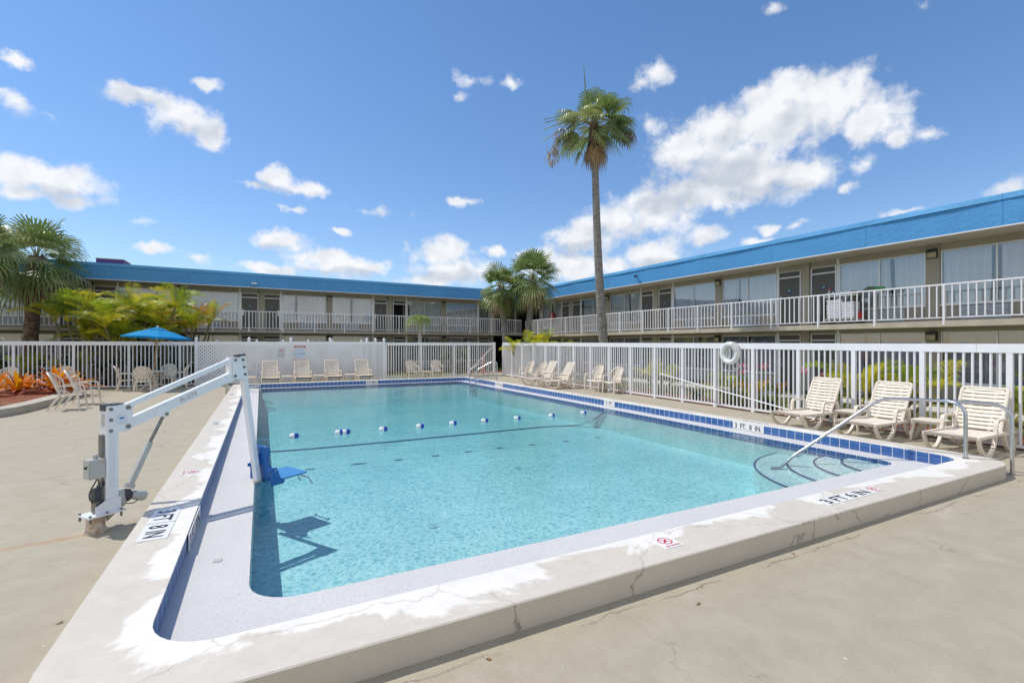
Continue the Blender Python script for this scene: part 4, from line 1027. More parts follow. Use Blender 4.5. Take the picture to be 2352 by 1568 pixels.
# ---------------------------------------------------------------- fences
def post_cap_gothic(mb, Mx, s=1, mi=0):
    mb.lathe([(.075*s,0),(.08*s,.015*s),(.05*s,.03*s),(.045*s,.05*s),(.07*s,.09*s),(.072*s,.115*s),(.05*s,.16*s),(.015*s,.20*s),(0,.205*s)], 12, mi, Mx)
def picket_fence(label, a, b, sp, post_every, ztop0, ztop1, railh=.155, skip_ends=False, thick=.022):
    """a,b ground points; world-aligned object with origin at a"""
    A = Vector((a[0],a[1],0)); B = Vector((b[0],b[1],0)); Ln = (B-A).length; an = math.atan2(B.y-A.y, B.x-A.x)
    o = thing('picket_fence', label, 'fence', tuple(A), an)
    zt = lambda s: ztop0+(ztop1-ztop0)*s/Ln
    mb = MB(); k = max(2, int(Ln/2.4)); 
    for i in range(k):
        s0, s1 = Ln*i/k+.001, Ln*(i+1)/k-.002
        mb.add([(s0,-.03,zt(s0)-railh),(s1,-.03,zt(s1)-railh),(s1,.03,zt(s1)-railh),(s0,.03,zt(s0)-railh),(s0,-.03,zt(s0)),(s1,-.03,zt(s1)),(s1,.03,zt(s1)),(s0,.03,zt(s0))], [(0,3,2,1),(4,5,6,7),(0,1,5,4),(1,2,6,5),(2,3,7,6),(3,0,4,7)])
    mb.build('top_rail', M['white_paint'], o, bevel=.005)
    mb = MB(); mb.beam((0,0,.075),(Ln,0,.075), .035, .05); mb.build('bottom_rail', M['white_paint'], o)
    n = int(Ln/sp); pm = MB(); cnt = 0
    for i in range(n+1):
        s = i*sp
        if i % post_every == 0:
            mb = MB(); mb.box(s-.042, s+.042, -.028, .038, 0, zt(s)-railh); mb.build('post', M['white_paint'], o)
            if cnt: pm.build('picket_panel', M['white_paint'], o, smooth=30); pm = MB(); cnt = 0
        else:
            pm.lathe([(thick,.08),(thick,zt(s)-railh)], 6, 0, T(s+random.gauss(0,.003),0,0) @ RY(random.gauss(0,.0022)) @ RZ(random.random()*.1)); cnt += 1
    if cnt: pm.build('picket_panel', M['white_paint'], o, smooth=30)
    return o
FY = 24.9
picket_fence('white picket fence on the left, in front of the palms and hedge', (-24,FY), (-2.58,FY), .134, 13, 1.93, 1.90)
picket_fence('white picket fence at the far end behind two greyish chairs', (5.68,FY), (10.2,FY), .133, 14, 1.88, 1.88)
fo = picket_fence('long white picket fence along the right side with a life ring', (FX(24.6)-.0,24.6), (FX(-4),-4), .125, 10, 1.885, 1.775, railh=.158)
# gate with diagonal brace
ga = thing('gate', 'white picket gate with a diagonal brace in the far right fence corner', 'gate', (10.24,FY,0))
mb = MB(); mb.box(0,1.62,-.03,.03,1.73,1.88); mb.build('top_rail', M['white_paint'], ga)
mb = MB(); mb.box(.06,1.56,-.02,.02,.06,.11); mb.build('bottom_rail', M['white_paint'], ga)
mb = MB(); [mb.lathe([(.021,.1),(.021,1.73)], 6, 0, T(.12+i*.125,0,0)) for i in range(12)]; mb.build('picket_panel', M['white_paint'], ga, smooth=30)
mb = MB(); mb.beam((.10,-.03,.35),(1.50,-.03,1.68), .03, .045); mb.build('brace', M['white_paint'], ga)
for x in (0.0, 1.58): mb = MB(); mb.box(x-.05,x+.06,-.045,.045,0,1.90); mb.build('post', M['white_paint'], ga)
gp = thing('bollard', 'orange post standing behind the far ladder rails at the gate', 'post', (11.35,25.4,0)); mb = MB(); mb.lathe([(0,0),(.08,0),(.08,1.1),(.06,1.16),(0,1.18)], 16); mb.build('shaft', M['orange_post'], gp, smooth=40); mb = MB(); mb.lathe([(.081,.9),(.083,.9),(.083,.98),(.081,.98)], 16); mb.build('band', M['tile_white'], gp)

# lattice: slatted in both diagonals, punched look made of real strips
def lattice(label, x0, x1, y, z0, z1, posts, sp=.15, w=.094, capscale=1, name='lattice_fence'):
    o = thing(name, label, 'fence', (x0,y,0)); Wd = x1-x0; Hh = z1-z0; mb = MB()
    for sgn in (1, -1):
        off = -.006*sgn; k0 = int(-Hh/sp)-1; k1 = int(Wd/sp)+1+(int(Hh/sp)+1)
        for i in range(k0, k1+1):
            c = i*sp   # strip follows x = c + sgn*(z-z0)
            if sgn == 1: za = max(0, -c); zb = min(Hh, Wd-c)
            else: za = max(0, c-Wd); zb = min(Hh, c)
            if zb-za < .03: continue
            h = w/2*1.0
            xa = c+sgn*za; xb = c+sgn*zb
            mb.add([(xa-h,off,z0+za),(xa+h,off,z0+za),(xb+h,off,z0+zb),(xb-h,off,z0+zb),(xa-h,off-.006*sgn,z0+za),(xa+h,off-.006*sgn,z0+za),(xb+h,off-.006*sgn,z0+zb),(xb-h,off-.006*sgn,z0+zb)], [(0,1,2,3),(7,6,5,4)])
    mb.build('lattice_panel', M['white_paint'], o)
    mb = MB(); mb.box(0,Wd,-.03,.03,z1-.01,z1+.155); mb.build('top_rail', M['white_paint'], o, bevel=.005)
    mb = MB(); mb.box(0,Wd,-.025,.025,z0-.06,z0+.01); mb.build('bottom_rail', M['white_paint'], o)
    for px in posts:
        mb = MB(); e = px in (posts[0], posts[-1]); ww = .065 if e else .045
        mb.box(px-x0-ww,px-x0+ww,.02 if not e else -.062,.115 if not e else .062,0,z1+.157,0); post_cap_gothic(mb, T(px-x0,.06 if not e else 0,z1+.155), capscale); mb.build('post', M['white_paint'], o)
    return o
lattice('white lattice fence with pointed post caps behind four loungers', -2.5, 5.6, FY, .10, 1.76, [-2.5,-.49,1.25,2.99,4.73,5.16,5.58])
lattice('second white lattice screen standing behind the front lattice fence', -1.9, 4.9, 27.4, .10, 1.72, [-1.9,-.2,1.0,2.2,3.4,4.9], sp=.19, w=.10, capscale=.8)
# signs
sg = thing('rules_sign', 'white sign with red bars reading POOL RULES and NO DIVING on the lattice', 'sign', (1.62,FY-.05,1.35))
SX = Matrix(((1,0,0,0),(0,0,-1,0),(0,1,0,0),(0,0,0,1)))
mb = MB(); mb.box(-.25,.25,-.006,.006,-.36,.36); mb.build('panel', M['sign_white'], sg)
mb = MB(); mb.box(-.25,.25,-.009,-.0065,.285,.36); mb.box(-.25,.25,-.009,-.0065,-.36,-.285); mb.build('red_bar', M['red_ink'], sg)
mb = MB(); mb.text('POOL RULES', SX @ T(0,.322,.0105), .05, 0, fit=.34); mb.text('NO LIFEGUARD', SX @ T(0,-.323,.0105), .036, fit=.26); mb.build('white_lettering', M['sign_white'], sg)
mb = MB(); mb.text('NO DIVING', SX @ T(0,0,.008), .075, 0, fit=.44); mb.build('blue_lettering', M['blue_ink'], sg)
mb = MB()
for i, wd in enumerate((.40,.36,.42,.38,.41)): mb.box(-.21,-.21+wd,-.008,-.0065,.245-i*.036,.258-i*.036)
for i, wd in enumerate((.41,.39,.30,.37,.24,.33)): mb.box(-.21,-.21+wd,-.008,-.0065,-.075-i*.034,-.062-i*.034)
mb.build('text_lines', M['pale_blue_ink'], sg)
sg = thing('no_pets_sign', 'small white framed NO PETS sign on the lattice', 'sign', (.83,FY-.05,1.40))
mb = MB(); mb.box(-.125,.125,-.006,.006,-.175,.175); mb.build('panel', M['sign_white'], sg)
mb = MB(); 
for x0,x1,z0,z1 in ((-.125,.125,.165,.175),(-.125,.125,-.175,-.165),(-.125,-.115,-.165,.165),(.115,.125,-.165,.165)): mb.box(x0,x1,-.009,-.0065,z0,z1)
mb.text('NO PETS', SX @ T(0,-.045,.008), .034, fit=.19); mb.text('PLEASE', SX @ T(0,-.125,.008), .02, fit=.12); mb.box(-.09,.09,-.0085,-.0065,-.096,-.088)
# dog silhouette, plain
mb.box(-.035,.03,-.008,-.0065,.07,.098); mb.box(-.034,-.022,-.008,-.0065,.04,.07); mb.box(.016,.028,-.008,-.0065,.04,.07); mb.box(.022,.05,-.008,-.0065,.095,.118); mb.beam((-.034,-.0072,.095),(-.05,-.0072,.115),.001,.008)
mb.build('black_lettering', M['ink'], sg)
mb = MB(); mb.lathe([(.066,0),(.078,0)], 28, 0, SX @ T(0,.08,.0095)); mb.beam((-.048,-.0098,.128),(.048,-.0098,.032),.001,.01); mb.build('red_circle', M['red_ink'], sg)

# life ring hung on the right fence
rx, ry, rz_ = onray = (0,0,0)
def onfence(x, y):
    a = (x-1176)/1106.; s_, c_ = math.sin(YAW), math.cos(YAW); dx, dy = a*c_+s_, c_-a*s_
    k = 11.21/(dx-.0412*dy); return Vector((k*dx, k*dy, 1.8-(y-790)/1106.*k))
P = onfence(1682, 811)
lr = thing('life_ring', 'white life ring wrapped in rope, hung on the right picket fence', 'life ring', tuple(P+Vector((-.10,0,0))), math.atan(-.0412))
YZ = Matrix(((0,0,-1,0),(0,1,0,0),(1,0,0,0),(0,0,0,1)))
mb = MB(); rad = .245; vs = []; 
mb.tube([(0, rad*math.sin(2*PI*i/40), rad*math.cos(2*PI*i/40)) for i in range(41)], .078, 14, 0, cap=False); mb.build('ring', M['ring_white'], lr, smooth=60)
for a in (.5, 2.2, 4.0, 5.4):
    mb = MB(); mb.tube([(0, rad*math.sin(a+t), rad*math.cos(a+t)) for t in (-.14,-.05,.05,.14)], .0825, 14, 0, cap=False); mb.build('band', M['sign_white'], lr, smooth=60)
mb = MB()
for k in range(7):
    a = .35+k*.13; pts = []
    for i in range(13):
        t = 2*PI*i/12; rr = rad+.092*math.cos(t); pts.append((-.092*math.sin(t), rr*math.sin(-a-.1*math.sin(t)), rr*math.cos(a+.1*math.sin(t))))
    mb.tube(pts, .008, 5, cap=False)
mb.tube(smoothp([(-.03,-.10,.16),(-.05,-.03,.0),(-.04,.02,-.14),(-.05,-.04,-.17),(-.05,.05,-.13),(-.03,.08,.05),(-.03,.02,.17)]), .007, 5)
mb.tube(smoothp([(-.03,-.05,.18),(-.05,.05,.02),(-.04,.0,-.12),(-.05,-.07,-.1),(-.04,-.03,.1)]), .007, 5)
mb.tube(smoothp([(-.02,0.02,-.30),(-.03,-.03,-.42),(-.02,-.01,-.52),(-.02,.07,-.58)]), .007, 5)
mb.tube(smoothp([(-.02,-.16,-.24),(-.03,-.13,-.38),(-.02,-.22,-.42),(-.02,-.32,-.38),(-.02,-.30,-.28),(-.02,-.22,-.2)]), .007, 5)
mb.build('rope', M['ring_white'], lr, smooth=60)
# aluminium pole leaning low on the fence
mb = MB(); p0 = Vector((10.95,5.9,.10)); q = onfence(1520,858); mb.tube([tuple(p0), tuple(q+Vector((-.08,0,-.0)))], .016, 8)
tag(mb.build('skimmer_pole', M['white_metal'], smooth=60), 'long thin pole leaning low against the right picket fence', 'pole')

# ---------------------------------------------------------------- motel wings
def make_window(w, h, seg, dark, seed, parent):
    """origin lower left corner; outside faces -y"""
    rnd = random.Random(seed); f = .035
    mb = MB()
    mb.box(0,w,-.02,.03,0,f); mb.box(0,w,-.02,.03,h-f,h); mb.box(0,f,-.02,.03,f,h-f); mb.box(w-f,w,-.02,.03,f,h-f)
    mb.box(w/2-.02,w/2+.02,-.028,.012,f,h-f); mb.box(-.03,w+.03,-.045,.0,-.045,0)
    o = mb.build('window', M['frame'], parent)
    mb = MB(); mb.quad((f,.0,f),(w/2-.02,.0,f),(w/2-.02,.0,h-f),(f,.0,h-f)); mb.quad((w/2+.02,-.008,f),(w-f,-.008,f),(w-f,-.008,h-f),(w/2+.02,-.008,h-f)); mb.build('pane', M['glass'], o)
    mb = MB(); n = seg
    gap = {10:None, 17:(w*.45,w*.53), 24:(w*.60,w*.65), 31:(f,w*.07), 38:(w*.30,w*.345)}.get(seed)
    ph = rnd.random()*6
    for a, b in (((f,gap[0]),(gap[1],w-f)) if gap else ((f,w-f),)):
        if b-a < .05: continue
        vs = []; k = max(4, int(n*(b-a)/w))
        for i in range(k+1):
            x = a+(b-a)*i/k; y = .085+.03*math.sin(x*30+ph)+.018*math.sin(x*53+ph*2); sw = .04*math.sin(x*2.2+ph)
            vs += [(x+sw*.2,y,h-f),(x+(sw if gap else 0)*.8,y+.01,h*.4),(x+(sw*1.4 if gap else 0),y,f)]
        mb.add(vs, [(3*i+j,3*i+j+1,3*i+3+j+1,3*i+3+j) for i in range(k) for j in (0,1)])
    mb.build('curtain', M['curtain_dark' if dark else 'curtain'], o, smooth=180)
    mb = MB(); mb.quad((0,.6,-.1),(w,.6,-.1),(w,.6,h),(0,.6,h)); mb.quad((0,.05,0.01),(w,.05,.01),(w,.6,.01),(0,.6,.01)); mb.build('room_back', M['room'], o)
    return o
def make_door(w, h, th, parent, mirror, open_=False):
    mb = MB(); f = .04
    mb.box(0,f,-.03,.04,0,h+th,1); mb.box(w-f,w,-.03,.04,0,h+th,1); mb.box(f,w-f,-.03,.04,h,h+.05,1); mb.box(f,w-f,-.03,.04,h+th-.03,h+th,1)
    mb.box(f,w-f,.0,.03,h+.05,h+th-.03,0)
    if not open_: mb.box(f,w-f,.0,.035,0,h,0)
    else: mb.box(f,w-f,.55,.58,0,h,2)
    o = mb.build('door', [M['door'], M['frame'], M['dark']], parent)
    if not open_:
        x = f+.07 if mirror else w-f-.07
        mb = MB(); mb.box(x-.035,x+.035,-.022,0,h*.46,h*.56); mb.box(x-.03,x+.03,-.02,0,h*.58,h*.64); mb.beam((x,-.04,h*.50),(x+(.10 if mirror else -.10),-.04,h*.50),.018,.018); mb.build('handle', M['steel'], o)
        mb = MB(); c = w/2; z = h*.735
        mb.box(c-.09,c+.09,-.012,0,z-.045,z+.045,0); mb.box(c-.055,c+.055,-.010,0,z+.045,z+.078,1); mb.box(c-.035,c+.035,-.010,0,z-.085,z-.045,0)
        mb.text('264' if mirror else '262', SX @ T(c,z,.0135), .05, 2, fit=.11); mb.build('door_plaque', [M['plaque'], M['green'], M['sign_white']], o)
    return o
def wing(name, label, loc, rz, P, zf, zsof, zroof, x_from, x_to, lamps, seeds, slab_m, skip=(), open_doors=(), postoff=0, special=None):
    """local x along the facade, outside faces -y, balcony edge at y=0, wall at y=1.3; lamps = lamp pillar x positions"""
    o = thing(name, label, 'motel wing', loc, rz)
    D = 1.3
    k = P/7.92
    # roof: fascia, cap, soffit, deck
    mb = MB(); mb.box(x_from,x_to,-.10,-.04,zsof,zroof,0); mb.build('fascia', M['fascia'], o)
    mb = MB(); n = int((x_to-x_from)/3.1)
    for i in range(n):   # metal cap with a slightly bowed lower edge in each length
        a = x_from+(x_to-x_from)*i/n; b = x_from+(x_to-x_from)*(i+1)/n-.004; s = 8; bow = random.uniform(.02,.10)
        for j in range(s):
            x0 = a+(b-a)*j/s; x1 = a+(b-a)*(j+1)/s; g0 = bow*math.sin(PI*j/s)*.6; g1 = bow*math.sin(PI*(j+1)/s)*.6
            mb.add([(x0,-.125-g0*.5,zroof-.13),(x1,-.125-g1*.5,zroof-.13),(x1,-.12,zroof+.02),(x0,-.12,zroof+.02),(x1,.12,zroof+.02),(x0,.12,zroof+.02),(x0,-.10,zroof-.128),(x1,-.10,zroof-.128)], [(0,1,2,3),(3,2,4,5),(1,0,6,7)])
    mb.build('roof_cap', M['cap'], o)
    mb = MB(); 
    for i in range(1, n*1): 
        x = x_from+(x_to-x_from)*i/n; mb.box(x-.006,x+.006,-.103,-.0995,zsof+.0,zroof-.13)
    mb.build('fascia_joint', M['seam'], o)
    mb = MB(); mb.box(x_from,x_to,-.04,9,zsof+.02,zroof-.05); mb.build('roof', M['soffit'], o)
    mb = MB(); mb.box(x_from,x_to,-.105,-.035,zsof-.03,zsof-.001); mb.build('drip_edge', M['rail_paint'], o)
    mb = MB(); mb.box(x_from,x_to,-.02,D+.6,zsof,zsof+.019,0)
    x = x_from
    while x < x_to: mb.box(x-.012,x+.012,-.02,D,zsof-.004,zsof-.0005,1); x += 2.44
    mb.build('soffit', [M['soffit'], M['panel']], o)
    mb = MB(); mb.box(x_from,x_to,-.03,D+.6,zf-.17,zf); mb.build('balcony_slab', slab_m, o)
    mb = MB(); mb.box(x_from,x_to,D+.62,9,0,zsof); mb.box(x_from,x_to,D+.0,D+.62,zf-.2,zf-.18); mb.build('body', M['tan_wall'], o)
    # bays
    protos = {}
    wt0, wt1 = zf+.55, zsof-.22        # upper window span
    pw, ww, dw = .30*k, 2.58*k, .92*k
    wallm = MB()
    def win(x, z0, h, dark, v):
        key = ('w', round(h,3), dark, v)
        if key not in protos: protos[key] = make_window(ww-.02, h, 64, dark, v*7+3, o); protos[key].location = (x,D,z0)
        else: dup_part(protos[key], o, (x,D,z0))
    def door(x, z0, h, th, mir, op=False):
        key = ('d', round(h,3), mir, op)
        if key not in protos: protos[key] = make_door(dw, h, th, o, mir, op); protos[key].location = (x,D,z0)
        else: dup_part(protos[key], o, (x,D,z0))
    def ac(x, z):
        key = 'ac'
        if key not in protos:
            mb = MB(); mb.box(0,1.06,-.10,.0,0,.40,0)
            for i in range(11): mb.box(.03,1.03,-.125,-.101,.025+i*.034,.045+i*.034,0)
            mb.box(.02,1.04,-.103,-.1005,.015,.39,1)
            protos[key] = mb.build('air_conditioner', [M['louver'], M['dark']], o); protos[key].location = (x,D,z)
        else: dup_part(protos[key], o, (x,D,z))
    def lamp(x, z):
        if 'lamp' not in protos:
            mb = MB(); mb.box(-.13,.13,-.14,0,.17,.27,0); mb.box(-.13,.13,-.14,0,-.015,.0,0); mb.box(-.13,-.118,-.14,0,0,.17,0); mb.box(.118,.13,-.14,0,0,.17,0); mb.box(-.118,.118,-.13,0,0,.17,1)
            protos['lamp'] = mb.build('wall_lamp', [M['lamp_black'], M['lamp_glass']], o); protos['lamp'].location = (x,D,z)
        else: dup_part(protos['lamp'], o, (x,D,z))
    vi = 0
    for xc in lamps:
        for side in (1, -1):
            xs_w = xc+.18*k if side == 1 else xc-.18*k-ww
            xd = xc+.18*k+ww+.09*k if side == 1 else xc-.18*k-ww-.09*k-dw
            if xs_w+ww < x_from+.1 or xs_w > x_to-.1: continue
            vi += 1; mir = side == 1
            # upper storey
            win(xs_w+.01, wt0, wt1-wt0, False, seeds[vi % len(seeds)])
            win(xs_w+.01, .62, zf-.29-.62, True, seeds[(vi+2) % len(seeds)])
            wallm.box(xs_w, xs_w+ww, D, D+.05, zf, wt0-.047, 1); wallm.box(xs_w, xs_w+ww, D, D+.05, 0, .57, 1)
            wallm.box(xs_w-.01, xs_w+ww+.01, D, D+.05, wt1+.002, zsof, 0); wallm.box(xs_w-.01, xs_w+ww+.01, D, D+.05, zf-.287, zf-.17, 0)
            ax = xs_w+(ww-1.06)*(.35 if side == 1 else .62); ac(ax, zf+.06); ac(ax, .1)
            if xd+dw > x_from and xd < x_to:
                op = any(abs(xd-q) < .5 for q in open_doors)
                hd = (wt1-.27)-zf
                door(xd, zf+.003, hd, .27, mir, op); door(xd, .01, zf-.29-.27, .27, mir)
                wallm.box(xd-.005, xd+dw+.005, D, D+.05, wt1+.003, zsof, 0); wallm.box(xd-.005, xd+dw+.005, D, D+.05, zf-.275, zf-.17, 0)
            g0, g1 = sorted((xs_w+ww, xd)) if side == 1 else sorted((xd+dw, xs_w))
            for z0, z1 in ((zf+.001,zsof-.001),(0,zf-.171)): wallm.box(g0, g1, D-.004, D+.06, z0, z1, 2)
        for px, lm in ((xc, True), (xc+P/2, False)):
            if px < x_from-.2 or px > x_to+.2: continue
            hw = (.18 if lm else .155)*k
            mb = MB(); mb.box(px-hw+.004,px+hw-.004,D-.06,D+.2,zf+.001,zsof-.001); mb.box(px-hw+.004,px+hw-.004,D-.06,D+.2,0,zf-.171); mb.build('pillar', M['tan_wall'] if lm else M['tan_light'], o)
            if lm: lamp(px, zsof-.42 if zsof > 0 else 0).__class__; 
            if lm: protos['lamp'].location.y = D-.06; dup_part(protos['lamp'], o, (px,D-.06,zf-.55))
    wallm.build('wall', [M['tan_light'], M['panel'], M['frame']], o)
    # railing
    top = zf+1.03
    mb = MB(); mb.beam((x_from,.03,top),(x_to,.03,top), .05, .045); rl = mb.build('railing', M['rail_paint'], o, bevel=.01)
    mb = MB(); mb.beam((x_from,.03,zf+.09),(x_to,.03,zf+.09), .03, .03); mb.build('lower_rail', M['rail_paint'], rl)
    sp = .175*k; n = int((x_to-x_from)/sp); pmb = MB()
    for i in range(n+1):
        x = x_from+postoff+i*sp
        if i % 10 == 0: mb = MB(); mb.box(x-.025,x+.025,-.035,-.004,zf-.12,top-.02); mb.box(x-.025,x+.025,-.004,.055,zf+.0,top-.022); mb.build('post', M['rail_paint'], rl)
        else: pmb.box(x-.015,x+.015,.015,.045,zf+.10,top-.02)
    pmb.build('baluster_panel', M['rail_paint'], rl)
    return o
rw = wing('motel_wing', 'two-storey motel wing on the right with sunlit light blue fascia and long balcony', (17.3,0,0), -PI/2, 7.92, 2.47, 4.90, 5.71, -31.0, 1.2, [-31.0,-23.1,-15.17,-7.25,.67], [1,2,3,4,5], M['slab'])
# left wing: slight turn, same rhythm
th = math.atan(.0704); o_x, o_y = -7.3, 30.1
lx = lambda X: (X-o_x)/math.cos(th)
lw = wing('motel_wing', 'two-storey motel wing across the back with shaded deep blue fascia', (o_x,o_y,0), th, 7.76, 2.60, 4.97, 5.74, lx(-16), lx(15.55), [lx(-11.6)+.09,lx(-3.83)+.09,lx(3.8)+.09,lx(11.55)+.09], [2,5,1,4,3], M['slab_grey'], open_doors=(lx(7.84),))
# corner passage between the wings
cn = thing('corner_passage', 'dark open stair passage where the two motel wings meet', 'building', (15.6,31.7,0))
mb = MB(); mb.box(0,6,-.03,8,4.99,5.76,0); mb.build('roof', [M['fascia']], cn)
mb = MB(); mb.box(0,1.75,0,1.9,2.45,2.6); mb.box(0,6,1.9,8,2.45,2.6); mb.build('balcony_slab', M['slab_grey'], cn)
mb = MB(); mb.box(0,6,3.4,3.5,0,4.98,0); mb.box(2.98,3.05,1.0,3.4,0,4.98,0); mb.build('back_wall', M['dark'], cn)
mb = MB(); mb.box(.02,.12,1.3,1.6,2.6,4.98); mb.box(2.0,2.12,1.6,1.8,2.6,4.98); mb.build('door_jamb', M['tan_light'], cn)
mb = MB(); mb.beam((0,.03,3.62),(1.72,.03,3.56), .05, .045); mb.beam((0,.03,2.7),(1.72,.03,2.62), .03, .03)
for i in range(11): mb.box(.02+i*.165,.045+i*.165,.02,.045,2.68,3.6)
mb.build('railing', M['rail_paint'], cn)
# roof objects
ru = thing('rooftop_unit', 'purple box unit on the roof of the back wing at the left', 'rooftop unit', (-7.4,34,5.72))
mb = MB(); mb.box(-.65,.55,0,1.6,0,.78); mb.build('housing', M['purple'], ru); mb = MB(); mb.box(-.68,.58,-.03,1.63,.78,.82); mb.build('lid', M['panel'], ru)
ru = thing('roof_hatch', 'long low pale hatch on the roof of the back wing', 'roof hatch', (-4.9,33,5.95))
mb = MB(); mb.box(0,2.6,0,1.0,-.25,.17); mb.build('curb', M['frame'], ru); mb = MB(); mb.add([(-.03,-.03,.17),(2.63,-.03,.17),(2.63,1.03,.22),(-.03,1.03,.22),(-.03,-.03,.15),(2.63,-.03,.15),(2.63,1.03,.15),(-.03,1.03,.15)], [(0,1,2,3),(0,4,5,1),(1,5,6,2),(2,6,7,3),(3,7,4,0)]); mb.build('lid', M['sign_white'], ru)
# security camera and floodlight on the fascias
sc = thing('security_camera', 'small black security camera under the right wing fascia', 'camera', (17.16,18.9,5.0))
mb = MB(); mb.tube([(0,0,0),(-.06,0,.02),(-.10,0,.22)], .045, 8); mb.build('bracket', M['cap'], sc); mb = MB(); mb.tube([(-.08,.05,.30),(-.30,-.05,.24)], .055, 10); mb.build('housing', M['black_plastic'], sc, smooth=40)
fl_ = thing('floodlight', 'small white floodlight on the back wing fascia', 'light', (-.35,30.4,5.13))
mb = MB(); mb.box(-.13,.13,-.12,0,0,.08); mb.build('housing', M['sign_white'], fl_, bevel=.01); mb = MB(); mb.box(-.10,.10,-.10,-.02,-.012,-.001); mb.build('lens', M['float_white'], fl_)
fe = thing('extinguisher_cabinet', 'red and white extinguisher cabinet on the far end of the right balcony wall', 'cabinet', (18.50,29.2,3.3))
mb = MB(); mb.box(-.16,.0,-.16,.16,0,.75); mb.build('box', M['red'], fe); mb = MB(); mb.box(-.168,-.162,-.15,.0,.03,.72); mb.build('door', M['sign_white'], fe)

# housekeeping cart on the right balcony
ct = thing('housekeeping_cart', 'grey housekeeping cart loaded with linen on the right balcony', 'cart', (18.0,9.55,2.47), -PI/2)
mb = MB(); mb.box(-.55,.55,-.24,.24,.16,.20); mb.build('bottom_shelf', M['grey_plastic'], ct)
mb = MB(); mb.box(-.50,.50,-.24,.24,.98,1.02); mb.build('top_shelf', M['grey_plastic'], ct)
for x in (-.42,.38): mb = MB(); mb.box(x-.03,x+.05,-.24,.24,.20,.98); mb.build('side_panel', M['door'], ct)
mb = MB(); mb.lathe([(0,.1),(.14,.08),(.20,.25),(.19,.55),(.17,.86),(.0,.88)], 12, M=T(-.72,0,0)); mb.build('waste_bag', M['black_plastic'], ct, smooth=60)
mb = MB(); mb.lathe([(0,.2),(.08,.2),(.11,.5),(.05,.9),(.0,.92)], 10, M=T(-.52,.2,0)); mb.build('laundry_bag', M['towel'], ct, smooth=60)
for x in (-.45,.45):
    for y in (-.2,.2): mb = MB(); mb.tube([(x,y-.02,.07),(x,y+.02,.07)], .07, 12); mb.build('wheel', M['black_plastic'], ct)
def towels(loc, n, w, label, rz=0, tilt=0):
    o = thing('towel_stack', label, 'towels', loc, rz); z = 0
    for i in range(n):
        h = random.uniform(.045,.06); j = random.uniform(-.015,.015); mb = MB(); mb.box(-w/2+j,w/2+j,-.2,.2,z,z+h-.004); ob = mb.build('towel', M['towel'], o, bevel=.018); z += h
towels((17.90,9.72,2.67), 13, .44, 'tall stack of folded white towels at the left of the cart', PI/2)
towels((17.90,9.27,2.67), 11, .40, 'lower stack of folded white towels at the right of the cart', PI/2)
towels((18.0,9.45,3.49), 3, .46, 'two white towels lying on the cart top', PI/2)
bt = thing('spray_bottle', 'grey bottle standing on the cart top', 'bottle', (17.95,10.0,3.49)); mb = MB(); mb.lathe([(0,0),(.05,0),(.05,.16),(.02,.2),(.02,.24),(0,.24)], 10); mb.build('body', M['grey_plastic'], bt, smooth=40); mb = MB(); mb.box(-.02,.02,-.06,.03,.24,.28); mb.build('trigger', M['red'], bt)
dp = thing('dustpan', 'green and grey dustpan sticking out of the cart end', 'dustpan', (17.95,8.55,3.52), 0)
mb = MB(); mb.prism([(-.26,0),(.24,.02),(.30,.14),(-.16,.20),(-.28,.16)], -.02, .02, 0, Matrix(((0,0,1,0),(-1,0,0,0),(0,1,0,0),(0,0,0,1)))); mb.build('pan', M['green'], dp); mb = MB(); mb.prism([(-.26,.01),(-.02,.01),(0,.17),(-.26,.16)], -.03, .03, 0, Matrix(((0,0,1,0),(-1,0,0,0),(0,1,0,0),(0,0,0,1)))); mb.tube([(0,-.02,.1),(0,-.05,-.75)], .012, 6); mb.build('handle', M['door'], dp)
bm = thing('broom', 'broom with a flat grey head above the cart', 'broom', (18.05,8.95,2.67))
mb = MB(); mb.tube([(0,0,0),(0,.0,.82)], .013, 6); mb.build('handle', M['red'], bm); mb = MB(); mb.beam((0,.12,.82),(0,-.17,1.02), .05, .09); mb.build('head', M['door'], bm)
bk = thing('red_bucket', 'red cleaning caddy on the lower cart shelf', 'bucket', (18.0,9.08,2.68)); mb = MB(); mb.lathe([(0,0),(.12,0),(.14,.2),(.13,.2),(.11,.02),(0,.02)], 14); mb.build('pail', M['red'], bk, smooth=40); mb = MB(); mb.tube([(0,.13,.2),(0,.07,.28),(0,-.07,.28),(0,-.13,.2)], .008, 5); mb.build('handle', M['black_plastic'], bk)
